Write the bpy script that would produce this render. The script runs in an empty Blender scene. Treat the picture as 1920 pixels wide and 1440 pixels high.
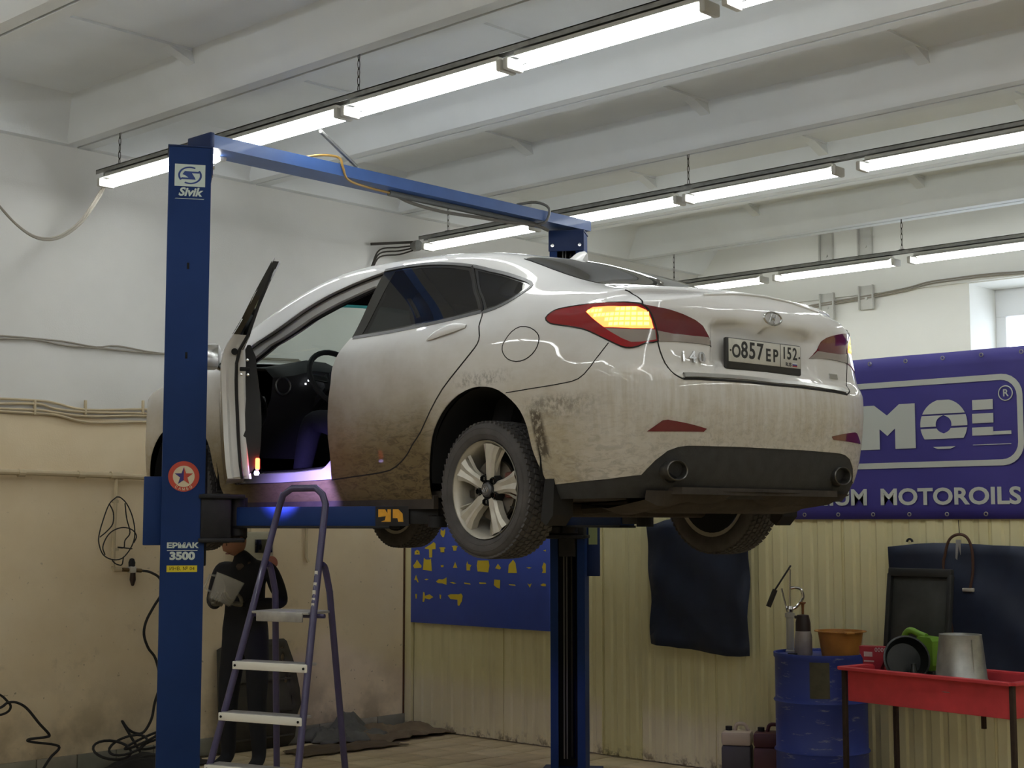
import bpy, bmesh, math, random
import numpy as np
from mathutils import Vector, Matrix
from mathutils.geometry import delaunay_2d_cdt, tessellate_polygon
random.seed(7)
SC = bpy.context.scene
COL = SC.collection
R = math.radians
# ---------------------------------------------------------------- camera
CAM_H = 1.68
cam_d = bpy.data.cameras.new('camera'); cam = bpy.data.objects.new('camera', cam_d); COL.objects.link(cam)
cam_d.sensor_width = 36.0; cam_d.lens = 2770.0*36/1920; cam_d.clip_start = .05; cam_d.clip_end = 100
cam.location = (0, 0, CAM_H)
cam.rotation_euler = (R(90)+math.atan(261/2770.0), 0, R(43.2-90))
SC.camera = cam
# ---------------------------------------------------------------- world (overcast daylight outside the window), exposure
W = bpy.data.worlds.new('overcast_sky'); SC.world = W; W.use_nodes = True
wb = W.node_tree.nodes['Background']; wb.inputs[0].default_value = (.82, .90, 1.0, 1); wb.inputs[1].default_value = 3.0
SC.view_settings.view_transform = 'Standard'; SC.view_settings.look = 'None'; SC.view_settings.gamma = 1; SC.view_settings.use_curve_mapping = False
SC.view_settings.exposure = 0.85
TUBE_POWER = 11.0
# ---------------------------------------------------------------- materials
MATS = {}
def srgb(r, g, b): return tuple((c/255/12.92 if c/255 <= .04045 else ((c/255+.055)/1.055)**2.4) for c in (r, g, b))
class NT:
    """small node helper"""
    def __init__(s, name):
        s.m = bpy.data.materials.new(name); s.m.use_nodes = True; s.t = s.m.node_tree; s.n = s.t.nodes
        s.b = s.n['Principled BSDF']; s.out = s.n['Material Output']
    def add(s, typ, **kw):
        n = s.n.new(typ)
        for k, v in kw.items():
            if k in n.inputs.keys(): s.put(n.inputs[k], v)
            else: setattr(n, k, v)
        return n
    def put(s, sock, v):
        if hasattr(v, 'is_output'): s.t.links.new(v, sock)
        else: sock.default_value = v
    def noise(s, scale, detail=3, rough=.55, vec=None, dist=0):
        n = s.add('ShaderNodeTexNoise'); n.inputs['Scale'].default_value = scale; n.inputs['Detail'].default_value = detail
        n.inputs['Roughness'].default_value = rough; n.inputs['Distortion'].default_value = dist
        s.t.links.new(vec if vec is not None else s.obj(), n.inputs['Vector']); return n.outputs['Fac']
    def obj(s):
        if not hasattr(s, '_tc'): s._tc = s.add('ShaderNodeTexCoord')
        return s._tc.outputs['Object']
    def mapv(s, scale=(1, 1, 1), loc=(0, 0, 0)):
        n = s.add('ShaderNodeMapping'); n.inputs['Scale'].default_value = scale; n.inputs['Location'].default_value = loc
        s.t.links.new(s.obj(), n.inputs['Vector']); return n.outputs[0]
    def ramp(s, fac, a, b, lo=0., hi=1.):
        n = s.add('ShaderNodeMapRange'); n.inputs['From Min'].default_value = a; n.inputs['From Max'].default_value = b
        n.inputs['To Min'].default_value = lo; n.inputs['To Max'].default_value = hi; s.t.links.new(fac, n.inputs['Value']); return n.outputs[0]
    def math(s, op, a, b=0., clamp=False):
        n = s.add('ShaderNodeMath', operation=op); n.use_clamp = clamp; s.put(n.inputs[0], a); s.put(n.inputs[1], b); return n.outputs[0]
    def mix(s, fac, a, b):
        n = s.add('ShaderNodeMix', data_type='RGBA'); s.put(n.inputs['Factor'], fac)
        for sock, v in ((n.inputs[6], a), (n.inputs[7], b)): s.put(sock, v if hasattr(v, 'is_output') else (*v, 1))
        return n.outputs[2]
    def sep(s):
        n = s.add('ShaderNodeSeparateXYZ'); s.t.links.new(s.obj(), n.inputs[0]); return n.outputs
    def bump(s, h, strength=.3, dist=.01):
        n = s.add('ShaderNodeBump'); n.inputs['Strength'].default_value = strength; n.inputs['Distance'].default_value = dist
        s.t.links.new(h, n.inputs['Height']); s.t.links.new(n.outputs[0], s.b.inputs['Normal'])
def mat(name, col, rough=.6, metal=0., var=0., vscale=6., bump=0., bscale=60., coat=0., spec=.5, alpha=None):
    """plain surface with a little procedural colour variation"""
    if name in MATS: return MATS[name]
    k = NT(name); b = k.b; b.inputs['Roughness'].default_value = rough; b.inputs['Metallic'].default_value = metal
    b.inputs['Coat Weight'].default_value = coat; b.inputs['Specular IOR Level'].default_value = spec
    if var > 0:
        f = k.noise(vscale, 4); f = k.ramp(f, .3, .7)
        k.put(b.inputs['Base Color'], k.mix(f, tuple(c*(1-var) for c in col), tuple(min(1, c*(1+var*.6)) for c in col)))
    else: b.inputs['Base Color'].default_value = (*col, 1)
    if bump > 0: k.bump(k.noise(bscale, 3), bump, .004)
    MATS[name] = k.m; return k.m
def emit(name, col, strength):
    if name in MATS: return MATS[name]
    k = NT(name); k.b.inputs['Base Color'].default_value = (*col, 1); k.b.inputs['Emission Color'].default_value = (*col, 1); k.b.inputs['Emission Strength'].default_value = strength
    MATS[name] = k.m; return k.m
# ---------------------------------------------------------------- mesh helpers
def rotm(ax, ang): return Matrix.Rotation(ang, 3, ax)
class MB:
    """collects shapes, build() links them as one mesh object"""
    def __init__(s): s.v = []; s.f = []
    def add(s, vs, fs):
        o = len(s.v); s.v += [Vector(v) for v in vs]; s.f += [tuple(o+i for i in f) for f in fs]; return s
    def box(s, c, d, m=None, bev=0.):
        c = Vector(c); hx, hy, hz = d[0]/2, d[1]/2, d[2]/2
        if bev <= 0:
            vs = [Vector((x, y, z)) for x in (-hx, hx) for y in (-hy, hy) for z in (-hz, hz)]
            fs = [(0,1,3,2),(4,6,7,5),(0,4,5,1),(2,3,7,6),(0,2,6,4),(1,5,7,3)]
        else:
            b = min(bev, hx*.98, hy*.98, hz*.98); bm = bmesh.new(); bmesh.ops.create_cube(bm, size=1)
            bmesh.ops.scale(bm, vec=(d[0], d[1], d[2]), verts=bm.verts)
            bmesh.ops.bevel(bm, geom=bm.edges[:]+bm.verts[:], offset=b, segments=2, affect='EDGES', profile=.5)
            bm.verts.index_update(); vs = [v.co.copy() for v in bm.verts]; fs = [tuple(v.index for v in f.verts) for f in bm.faces]; bm.free()
        if m is not None: vs = [m @ v for v in vs]
        return s.add([c+v for v in vs], fs)
    def bar(s, a, b, w, h, up=(0, 0, 1), bev=0.):
        """box from a to b, w across, h along up"""
        a = Vector(a); b = Vector(b); z = (b-a); L = z.length; z.normalize(); u = Vector(up); x = u.cross(z)
        if x.length < 1e-4: x = Vector((1, 0, 0)).cross(z)
        x.normalize(); y = z.cross(x); m = Matrix((x, y, z)).transposed()
        return s.box((a+b)/2, (w, h, L), m, bev)
    def tube(s, pts, r, n=8, closed=False, caps=True):
        pts = [Vector(p) for p in pts]; N = len(pts); rr = r if isinstance(r, (list, tuple)) else [r]*N
        o = len(s.v); prev = None; vs = []
        for i, p in enumerate(pts):
            if closed: t = pts[(i+1) % N]-pts[i-1]
            else: t = pts[min(i+1, N-1)]-pts[max(i-1, 0)]
            if t.length < 1e-9: t = Vector((0, 0, 1))
            t.normalize()
            if prev is None:
                x = Vector((0, 0, 1)).cross(t)
                if x.length < 1e-3: x = Vector((1, 0, 0)).cross(t)
            else: x = prev-t*prev.dot(t)
            x.normalize(); prev = x; y = t.cross(x)
            for k in range(n):
                a = 2*math.pi*k/n; vs.append(p+(x*math.cos(a)+y*math.sin(a))*rr[i])
        fs = []
        for i in range(N if closed else N-1):
            j = (i+1) % N
            for k in range(n): fs.append((i*n+k, i*n+(k+1) % n, j*n+(k+1) % n, j*n+k))
        if caps and not closed: fs.append(tuple(range(n))[::-1]); fs.append(tuple((N-1)*n+k for k in range(n)))
        return s.add(vs, fs)
    def lathe(s, prof, n=24, m=None, o=(0, 0, 0), cap=False):
        """profile [(r, z)] about local z"""
        m = m or Matrix.Identity(3); o = Vector(o); vs = []; fs = []
        for r, z in prof:
            for k in range(n):
                a = 2*math.pi*k/n; vs.append(o+m @ Vector((r*math.cos(a), r*math.sin(a), z)))
        for i in range(len(prof)-1):
            for k in range(n): fs.append((i*n+k, i*n+(k+1) % n, (i+1)*n+(k+1) % n, (i+1)*n+k))
        if cap: fs.append(tuple(range(n))[::-1]); fs.append(tuple((len(prof)-1)*n+k for k in range(n)))
        return s.add(vs, fs)
    def prism(s, poly, o, u, v, depth):
        """polygon (2D list) in the plane o,u,v extruded by depth along u x v"""
        o = Vector(o); u = Vector(u); v = Vector(v); w = u.cross(v).normalized()*depth
        n = len(poly); a = [o+u*p[0]+v*p[1] for p in poly]; tr = tessellate_polygon([[Vector((p[0], p[1], 0)) for p in poly]])
        ar = sum(poly[i][0]*poly[(i+1) % n][1]-poly[(i+1) % n][0]*poly[i][1] for i in range(n))
        fs = []
        for t in tr:
            (x0, y0), (x1, y1), (x2, y2) = (poly[i] for i in t)
            t = t if (x1-x0)*(y2-y0)-(x2-x0)*(y1-y0) > 0 else t[::-1]
            fs.append(tuple(i+n for i in t)); fs.append(tuple(t[::-1]))
        for i in range(n):
            j = (i+1) % n; fs.append((i, j, j+n, i+n) if ar > 0 else (j, i, i+n, j+n))
        return s.add(a+[p+w for p in a], fs)
    def sheet(s, grid):
        """grid[i][j] of points"""
        ni, nj = len(grid), len(grid[0]); o = [p for row in grid for p in row]
        return s.add(o, [(i*nj+j, i*nj+j+1, (i+1)*nj+j+1, (i+1)*nj+j) for i in range(ni-1) for j in range(nj-1)])
    def mesh(s, name, m, smooth=35):
        me = bpy.data.meshes.new(name); me.from_pydata([tuple(v) for v in s.v], [], s.f); me.update()
        if m is not None: me.materials.append(m)
        if smooth:
            me.polygons.foreach_set('use_smooth', [True]*len(me.polygons)); me.set_sharp_from_angle(angle=R(smooth))
        return me
    def build(s, name, m, parent=None, smooth=35, loc=None, fixn=False):
        me = s.mesh(name, m, smooth)
        if fixn:
            bm = bmesh.new(); bm.from_mesh(me); bmesh.ops.recalc_face_normals(bm, faces=bm.faces); bm.to_mesh(me); bm.free()
        return link(name, me, parent, loc)
def link(name, data, parent=None, loc=None):
    o = bpy.data.objects.new(name, data); COL.objects.link(o)
    if parent is not None: o.parent = parent
    if loc is not None: o.location = loc
    return o
def empty(name, loc=(0, 0, 0), rz=0.):
    o = bpy.data.objects.new(name, None); COL.objects.link(o); o.location = loc; o.rotation_euler = (0, 0, rz); o.empty_display_size = .1; return o
def tag(o, label, cat, group=None):
    o['label'] = label; o['category'] = cat
    if group: o['group'] = group
    return o
def struct(o, label=None):
    o['kind'] = 'structure'
    if label: o['label'] = label
    return o
def copy_tree(o, parent=None):
    c = o.copy(); COL.objects.link(c); c.parent = parent
    for ch in list(o.children): copy_tree(ch, c)
    return c
def text_mesh(s, size, bold=0., depth=.001, align='CENTER', shear=0., xs=1., space=1.):
    cu = bpy.data.curves.new('t', 'FONT'); cu.body = s; cu.size = size; cu.offset = bold; cu.extrude = depth; cu.align_x = align; cu.align_y = 'CENTER'; cu.shear = shear; cu.space_character = space; cu.resolution_u = 4
    o = bpy.data.objects.new('t', cu); COL.objects.link(o); bpy.context.view_layer.update()
    me = bpy.data.meshes.new_from_object(o.evaluated_get(bpy.context.evaluated_depsgraph_get()))
    bpy.data.objects.remove(o); bpy.data.curves.remove(cu)
    if xs != 1.: me.transform(Matrix.Diagonal((xs, 1, 1, 1)))
    return me
def text_obj(name, s, o, u, v, size, m, parent=None, **kw):
    """lettering in the plane o,u,v"""
    me = text_mesh(s, size, **kw); u = Vector(u).normalized(); v = Vector(v).normalized(); w = u.cross(v)
    M4 = Matrix((u, v, w)).transposed().to_4x4(); M4.translation = Vector(o); me.transform(M4); me.name = name
    me.materials.clear(); me.materials.append(m); return link(name, me, parent)
def arc(c, r, a0, a1, n, u=(1, 0, 0), v=(0, 0, 1)):
    c = Vector(c); u = Vector(u); v = Vector(v)
    return [c+u*(r*math.cos(R(a0+(a1-a0)*i/n)))+v*(r*math.sin(R(a0+(a1-a0)*i/n))) for i in range(n+1)]
def smooth_path(pts, n=6):
    """Catmull-Rom through pts"""
    P = [Vector(p) for p in pts]; P = [P[0]*2-P[1]]+P+[P[-1]*2-P[-2]]; out = []
    for i in range(1, len(P)-2):
        for k in range(n):
            t = k/n; a, b, c, d = P[i-1], P[i], P[i+1], P[i+2]
            out.append(.5*((2*b)+(c-a)*t+(2*a-5*b+4*c-d)*t*t+(3*b-a-3*c+d)*t**3))
    out.append(P[-2]); return out
X3, Y3, Z3 = Vector((1, 0, 0)), Vector((0, 1, 0)), Vector((0, 0, 1))
# ================================================================ ROOM
XW, YW, X_FAR = 8.43, 9.11, 12.6            # sheet partition, end wall, window wall
RIB_Z, SLAB_Z, PITCH = 4.277, 4.56, 1.533
Y_NEAR, X_NEAR = -4.0, -4.0
def wall_paint():
    k = NT('painted_end_wall'); z = k.sep()[2]; n = k.noise(1.3, 4); edge = k.math('ADD', z, k.ramp(k.noise(.7, 2), 0, 1, -.03, .03))
    up = k.ramp(edge, 2.395, 2.405)
    white = k.mix(k.ramp(n, .3, .7), srgb(214, 213, 208), srgb(226, 225, 221))
    beige = k.mix(k.ramp(k.noise(2.2, 5), .3, .7), srgb(222, 203, 168), srgb(232, 215, 183))
    spots = k.ramp(k.noise(26, 2, .5), .70, .745); smear = k.math('MULTIPLY', k.ramp(k.noise(5, 5, .7), .60, .72), k.ramp(z, 1.6, .2))
    dirt = k.math('MULTIPLY', k.math('MAXIMUM', spots, k.math('MULTIPLY', smear, .6)), k.ramp(z, 2.3, .6), True)
    grime = k.math('MULTIPLY', k.ramp(k.noise(3, 4, .6), .4, .62), k.ramp(z, .75, .05), True)
    c = k.mix(k.math('MAXIMUM', k.math('MULTIPLY', dirt, .55), k.math('MULTIPLY', grime, .6)), beige, srgb(84, 70, 52))
    k.put(k.b.inputs['Base Color'], k.mix(up, c, white)); k.b.inputs['Roughness'].default_value = .75
    k.bump(k.noise(90, 3), .25, .004); return k.m
M_WALL = wall_paint()
M_WHITE = mat('whitewashed_concrete', srgb(230, 234, 236), .85, var=.05, vscale=1.5, bump=.2, bscale=70)
M_WHITE2 = mat('white_plaster', srgb(232, 232, 226), .8, var=.03, vscale=1.2, bump=.15, bscale=60)
M_GROUT = mat('dirty_grout', srgb(96, 86, 66), .95, var=.3, vscale=8)
# floor with tiles where they can be told apart
fl = struct(MB().box(((X_NEAR+X_FAR)/2, (Y_NEAR+YW)/2, -.03), (X_FAR-X_NEAR, YW-Y_NEAR, .048)).build('floor', M_GROUT), 'dirty tan tiled garage floor')
def tile_mat(n, c):
    k = NT(n); f = k.noise(5, 5, .65); a = k.mix(k.ramp(f, .35, .65), tuple(x*.72 for x in c), c)
    k.put(k.b.inputs['Base Color'], k.mix(k.ramp(k.noise(1.3, 4), .5, .7, 0, .55), a, srgb(92, 80, 60))); k.b.inputs['Roughness'].default_value = .55; return k.m
TM = [tile_mat('floor_tile_glaze_%s' % a, c) for a, c in (('sand', srgb(204, 186, 148)), ('tan', srgb(196, 177, 140)), ('pale', srgb(212, 195, 158)))]
TS = .30
tile_mesh = [MB().box((0, 0, 0), (TS-.008, TS-.008, .012), bev=.002).mesh('tile', m) for m in TM]
spots = []
for i in range(18, 29):
    for j in range(14, 31):
        x, y = (i+.5)*TS, (j+.5)*TS
        if x < XW-.12 and y < YW-.1 and y-x > -3.6 and y+x > 11.6: spots.append((x, y))
spots.sort(key=lambda p: -(p[0]+p[1])); near = spots[300:]; spots = spots[:300]
for x, y in spots:
    o = link('tile', tile_mesh[random.choice((0, 0, 1, 2))], fl, (x, y, .001+random.uniform(-.001, .001)))
rest = MB()
for i in range(-13, 42):
    for j in range(-13, 31):
        x, y = (i+.5)*TS, (j+.5)*TS
        if (x, y) in set(spots) or x > X_FAR-.1 or y > YW-.1 or abs(x-XW) < .1: continue
        rest.add([(x-.146, y-.146, .006), (x+.146, y-.146, .006), (x+.146, y+.146, .006), (x-.146, y+.146, .006)], [(0, 1, 2, 3)])
o = rest.build('tile_field', TM[1], fl, smooth=0); o['kind'] = 'stuff'
# end wall (left in view), other walls
struct(MB().box(((X_NEAR+X_FAR)/2, YW+.1, 2.6), (X_FAR-X_NEAR+.8, .2, 5.3)).build('wall_left', M_WALL), 'end wall, white above and beige below')
struct(MB().box(((X_NEAR+X_FAR)/2, Y_NEAR-.1, 2.6), (X_FAR-X_NEAR+.8, .2, 5.3)).build('wall_right', M_WALL), 'wall behind the viewer')
struct(MB().box((X_NEAR-.1, (Y_NEAR+YW)/2, 2.6), (.2, YW-Y_NEAR, 5.3)).build('wall_near', M_WALL), 'wall behind the viewer on the far left')
# window wall, with the window opening, behind the sheet partition
wy0, wy1, wz0, wz1 = 3.6, 6.10, 2.35, 3.86
fw = MB()
fw.box((X_FAR+.35, (wy1+YW)/2, 2.6), (.7, YW-wy1, 5.3)); fw.box((X_FAR+.35, (wy0+Y_NEAR)/2, 2.6), (.7, wy0-Y_NEAR, 5.3))
fw.box((X_FAR+.35, (wy0+wy1)/2, wz0/2), (.7, wy1-wy0, wz0)); fw.box((X_FAR+.35, (wy0+wy1)/2, (wz1+5.25)/2), (.7, wy1-wy0, 5.25-wz1))
struct(fw.build('wall_back', M_WHITE2, smooth=0), 'white plastered window wall behind the sheet partition')
struct(MB().box((X_FAR-.02, (wy1+YW)/2-1.2, 4.42), (.04, YW-wy1+7.0, 1.1)).build('trim_1', M_WHITE2), 'shallow concrete beam along the top of the window wall')
MF = mat('white_plastic_frame', srgb(236, 238, 240), .4)
wn = struct(empty('window_1', (X_FAR+.56, (wy0+wy1)/2, wz0)), 'white framed window with bright daylight')
def wbox(n, y0, y1, z0, z1, m, t=.07, dx=0): return MB().box((dx, (y0+y1)/2-(wy0+wy1)/2, (z0+z1)/2-wz0), (t, y1-y0, z1-z0), bev=.006 if n != 'pane' else 0).build(n, m, wn)
for a in ((wy0, wy1, wz0, wz0+.10), (wy0, wy1, wz1-.26, wz1), (wy0, wy0+.10, wz0+.1, wz1-.26), (wy1-.10, wy1, wz0+.1, wz1-.26), (4.80, 4.90, wz0+.1, wz1-.26)): wbox('window_frame', *a, MF)
kg = NT('window_glass'); kg.b.inputs['Base Color'].default_value = (.95, .97, 1, 1); kg.b.inputs['Transmission Weight'].default_value = 1; kg.b.inputs['Roughness'].default_value = 0; kg.b.inputs['IOR'].default_value = 1.02
for a in ((wy0+.1, 4.80), (4.90, wy1-.1)): wbox('pane', *a, wz0+.1, wz1-.26, kg.m, .006, .0)
# fixing channels on the window wall
MCH = mat('painted_steel_channel', srgb(206, 206, 200), .6, var=.06)
for i, (yy, z0, z1) in enumerate(((7.55, 3.66, 3.92), (7.12, 3.72, 3.95), (7.55, 4.10, 4.52), (7.12, 4.14, 4.56))):
    o = empty('channel_bracket', (X_FAR-.042, yy, z0)); h = z1-z0
    MB().box((0, 0, h/2), (.012, .15, h), bev=.003).build('web', MCH, o)
    for sy in (-1, 1): MB().box((-.022, sy*.073, h/2), (.035, .010, h), bev=.002).build('flange', MCH, o)
    MB().lathe([(0, -.012), (.014, -.012), (.014, .0), (0, 0)], 10, Matrix.Rotation(R(90), 3, 'Y'), (-.012, 0, h*.45)).build('bolt', MCH, o)
    tag(o, ('%s fixing channel on the window wall, %s the cable run' % (('left', 'right')[i % 2], ('just below', 'just above')[i//2])), 'bracket', 'steel channels on the window wall')
# ceiling: ribbed concrete slabs, one mesh shared by all
def slab_mesh(name, L):
    b = MB(); hw = PITCH/2-.012; y0, y1 = -L/2, L/2; zr = RIB_Z; zs = SLAB_Z; rb, rt = .085, .20; zc = zs-.045
    b.box((0, 0, zs+.04), (2*hw, L, .08))
    for s in (-1, 1):
        p = [(s*hw, zr), (s*(hw-rb), zr), (s*(hw-rb-.025), zr+.03), (s*(hw-rt), zs), (s*hw, zs)]
        p = p if s < 0 else p[::-1]
        b.prism(p, (0, y1, 0), (1, 0, 0), (0, 0, 1), L)
    for e, yy in ((1, y1), (-1, y0)):                       # closed, splayed ends
        q = [(yy, zr), (yy-e*.07, zr), (yy-e*.30, zs), (yy, zs)]
        q = q if e > 0 else q[::-1]
        b.prism([(a, c) for a, c in q[::-1]], (-hw+rb*.5, 0, 0), (0, 1, 0), (0, 0, 1), 2*hw-rb)
    n = int(L/1.45)
    for i in range(1, n):
        yy = y1-i*L/n
        b.box((0, yy, zs-.008), (2*hw-2*rt, .10, .016))
        for s in (-1, 1):                                   # small gussets between cross rib and main rib
            q = [(s*(hw-rt+.07), zs-.10), (s*(hw-rt), zs), (s*(hw-rt-.20), zs)]
            b.prism(q if s > 0 else q[::-1], (0, yy+.04, 0), (1, 0, 0), (0, 0, 1), .08)
    return b.mesh(name, M_WHITE, 25)
ce = struct(MB().box(((X_NEAR+X_FAR)/2, (Y_NEAR+YW)/2, SLAB_Z+.17), (X_FAR-X_NEAR+.8, YW-Y_NEAR+.4, .1)).build('ceiling', M_WHITE), 'ceiling of ribbed concrete slabs')
sm = slab_mesh('ceiling_slab', 6.55)
gaps = [5.27+PITCH*k for k in range(-6, 5)]
for x0 in gaps:
    for yc in (YW-3.275, YW-3.275-6.57): link('ceiling_slab', sm, ce, (x0+PITCH/2, yc, 0))
# tiled skirting along the end wall
sk = struct(MB().box((6.6, YW-.004, .062), (3.7, .008, .124)).build('baseboard_left', M_GROUT), 'row of grey skirting tiles along the end wall')
skm = [MB().box((0, 0, 0), (.292, .010, .122), bev=.002).mesh('tile', mat('skirting_tile_%d' % i, c, .5, var=.18, vscale=7)) for i, c in enumerate((srgb(150, 146, 128), srgb(138, 136, 122), srgb(158, 152, 136)))]
for i in range(12): link('tile', skm[(i*2) % 3], sk, (4.95+.3*i, YW-.012, .063))
# corrugated sheet partition
MS = None
def sheet_mat():
    k = NT('cream_profiled_sheet'); z = k.sep()[2]
    c = k.mix(k.ramp(k.noise(1.6, 4), .3, .7), srgb(228, 220, 172), srgb(236, 229, 186))
    rust = k.math('MULTIPLY', k.ramp(k.noise(14, 4, .7), .5, .62), k.ramp(z, .10, .0), True)
    st = k.math('MULTIPLY', k.ramp(k.noise(1, 4, .6, k.mapv((9, 9, .8))), .55, .8, 0, .35), k.ramp(z, 1.3, .0), True)
    k.put(k.b.inputs['Base Color'], k.mix(k.math('MAXIMUM', rust, st), c, srgb(96, 78, 44))); k.b.inputs['Roughness'].default_value = .5; return k.m
MS = sheet_mat()
pw = struct(empty('wall_partition', (XW, 5, 0)), 'cream corrugated sheet partition below the banner')
SHW, SHH = 1.02, 2.66
def profile_sheet():
    b = MB(); pitch = .17; ys = [0.]; xs = [0.]
    y = 0.
    while y < SHW-.001:
        for dy, dx in ((.032, 0), (.014, -.013), (.055, -.013), (.014, 0)):
            y += dy; ys.append(min(y, SHW)); xs.append(dx)
    g = [[Vector((xs[i], SHW/2-ys[i], z)) for i in range(len(ys))] for z in (0.012, SHH)]
    b.sheet(g); return b.mesh('corrugated_sheet', MS, 0)
ps = profile_sheet()
for k in range(8): 
    o = link('corrugated_sheet', ps, pw, (-.002*(k % 2), YW-.09-SHW/2-k*1.0-5, 0))
    md = o.modifiers.new('t', 'SOLIDIFY'); md.thickness = .002; md.offset = 0
MB().box((.05, YW-4.05-5, 1.33), (.06, 8.1, 2.64)).build('backing', MS, pw)
MB().box((-.01, YW-.045-5, 1.33), (.05, .08, 2.66), bev=.004).build('corner_flashing', MS, pw)
MB().box((-.016, YW-.006-5, 1.33), (.06, .012, 2.66)).build('rusty_corner_strip', mat('rusty_strip', srgb(92, 62, 38), .9, var=.3, vscale=20), pw)
# ---------------------------------------------------------------- light rails and tubes
MRAIL = mat('galvanised_rail', srgb(150, 150, 146), .55, .5, var=.25, vscale=14)
MCAP = mat('grey_lamp_holder', srgb(196, 194, 186), .5)
MCHAIN = mat('dull_chain_steel', srgb(70, 66, 60), .6, .6)
M_TUBE = emit('lit_fluorescent_tube', (.955, .99, 1.0), TUBE_POWER)
ROWS_L = [('nearest', 5.27, 4.06, [8.71, 7.45, 6.19, 4.94, 3.62, 2.30, 1.0, -.3, -1.6]), ('middle', 8.34, 4.055, [8.79, 7.40, 6.12, 4.74, 3.40, 2.05, .7, -.65, -2.0]), ('overhead', 2.20, 4.06, [8.71, 7.45, 6.19, 4.94, 3.62, 2.30, 1.0, -.3, -1.6]), ('entrance side', -.87, 4.06, [8.62, 7.3, 6.0, 4.7, 3.4, 2.1, .8, -.5, -1.8]), ('farthest', 11.40, 4.005, [8.72, 7.38, 6.03, 4.66, 3.3])]
def chain(parent, p, L):
    b = MB(); n = int(L/.045)
    for i in range(n):
        z = p[2]+L*(i+.5)/n; u = X3 if i % 2 else Y3
        b.tube([Vector((p[0], p[1], z))+u*(.008*math.cos(a))+Z3*(L/n*.62*math.sin(a)) for a in [2*math.pi*k/8 for k in range(8)]], .0028, 4, closed=True)
    return b.build('hanging_chain', MCHAIN, parent)
rail_n = 0
for rn, rx, rz, tubes in ROWS_L:
    y1, y0 = tubes[0]+.08, tubes[-1]-1.4
    rl = empty('light_rail', (rx, y1, rz))
    b = MB(); b.box((0, (y0-y1)/2, 0), (.062, y1-y0, .006)); 
    for s in (-1, 1): b.box((s*.029, (y0-y1)/2, -.012), (.004, y1-y0, .03))
    b.build('channel', MRAIL, rl)
    for yy in [v for v in (8.55, 6.12, 3.6, 1.2, -1.2) if y0 < v < y1]:
        chain(rl, (0, yy-y1, .0), RIB_Z-rz+.02)
        MB().box((0, yy-y1, .006), (.03, .05, .014), bev=.003).build('chain_clip', MRAIL, rl)
    tag(rl, '%s galvanised rail hung on chains carrying a row of strip lights' % rn, 'light rail', 'ceiling light rails')
    for i, ty in enumerate(tubes):
        f = empty('strip_light', (rx, ty, rz-.075)); L = 1.2
        MB().box((0, -L/2, .028), (.060, L-.06, .022), bev=.004).build('ballast_tray', MCAP, f); MB().prism([(-.078, -.006), (-.030, .012), (.030, .012), (.078, -.006), (.078, -.003), (.030, .016), (-.030, .016), (-.078, -.003)], (0, -.03, 0), (1, 0, 0), (0, 0, 1), L-.06).build('reflector', MCAP, f, 0)
        for s in (-1, 1):
            MB().lathe([(0, 0), (.0135, 0), (.0135, L-.06), (0, L-.06)], 12, Matrix.Rotation(R(90), 3, 'X'), (s*.042, -.03, -.030)).build('tube', M_TUBE, f)
        for yy in (0, -L):
            MB().box((0, yy-.0 if yy == 0 else yy, -.02), (.12, .034, .06), bev=.008).build('lamp_holder', MCAP, f)
        place = ['closest to the end wall', 'second from the end wall', 'third from the end wall', 'fourth from the end wall', 'fifth from the end wall', 'sixth from the end wall', 'seventh from the end wall', 'eighth from the end wall', 'farthest from the end wall']
        tag(f, 'twin tube strip light, %s on the %s rail' % (place[i], rn), 'strip light', 'fluorescent strip lights')
# ================================================================ CAR
def pchip(xs, ys):
    xs=np.array(xs,float); ys=np.array(ys,float); h=np.diff(xs); d=np.diff(ys)/h
    m=np.zeros_like(ys); m[0]=d[0]; m[-1]=d[-1]
    for i in range(1,len(xs)-1):
        if d[i-1]*d[i]>0:
            w1=2*h[i]+h[i-1]; w2=h[i]+2*h[i-1]; m[i]=(w1+w2)/(w1/d[i-1]+w2/d[i])
    def f(x):
        x=np.clip(np.asarray(x,float),xs[0],xs[-1]); i=np.clip(np.searchsorted(xs,x,side='right')-1,0,len(xs)-2)
        t=(x-xs[i])/h[i]
        return ys[i]*(1+2*t)*(1-t)**2+m[i]*h[i]*t*(1-t)**2+ys[i+1]*t*t*(3-2*t)+m[i+1]*h[i]*t*t*(t-1)
    return f
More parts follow.
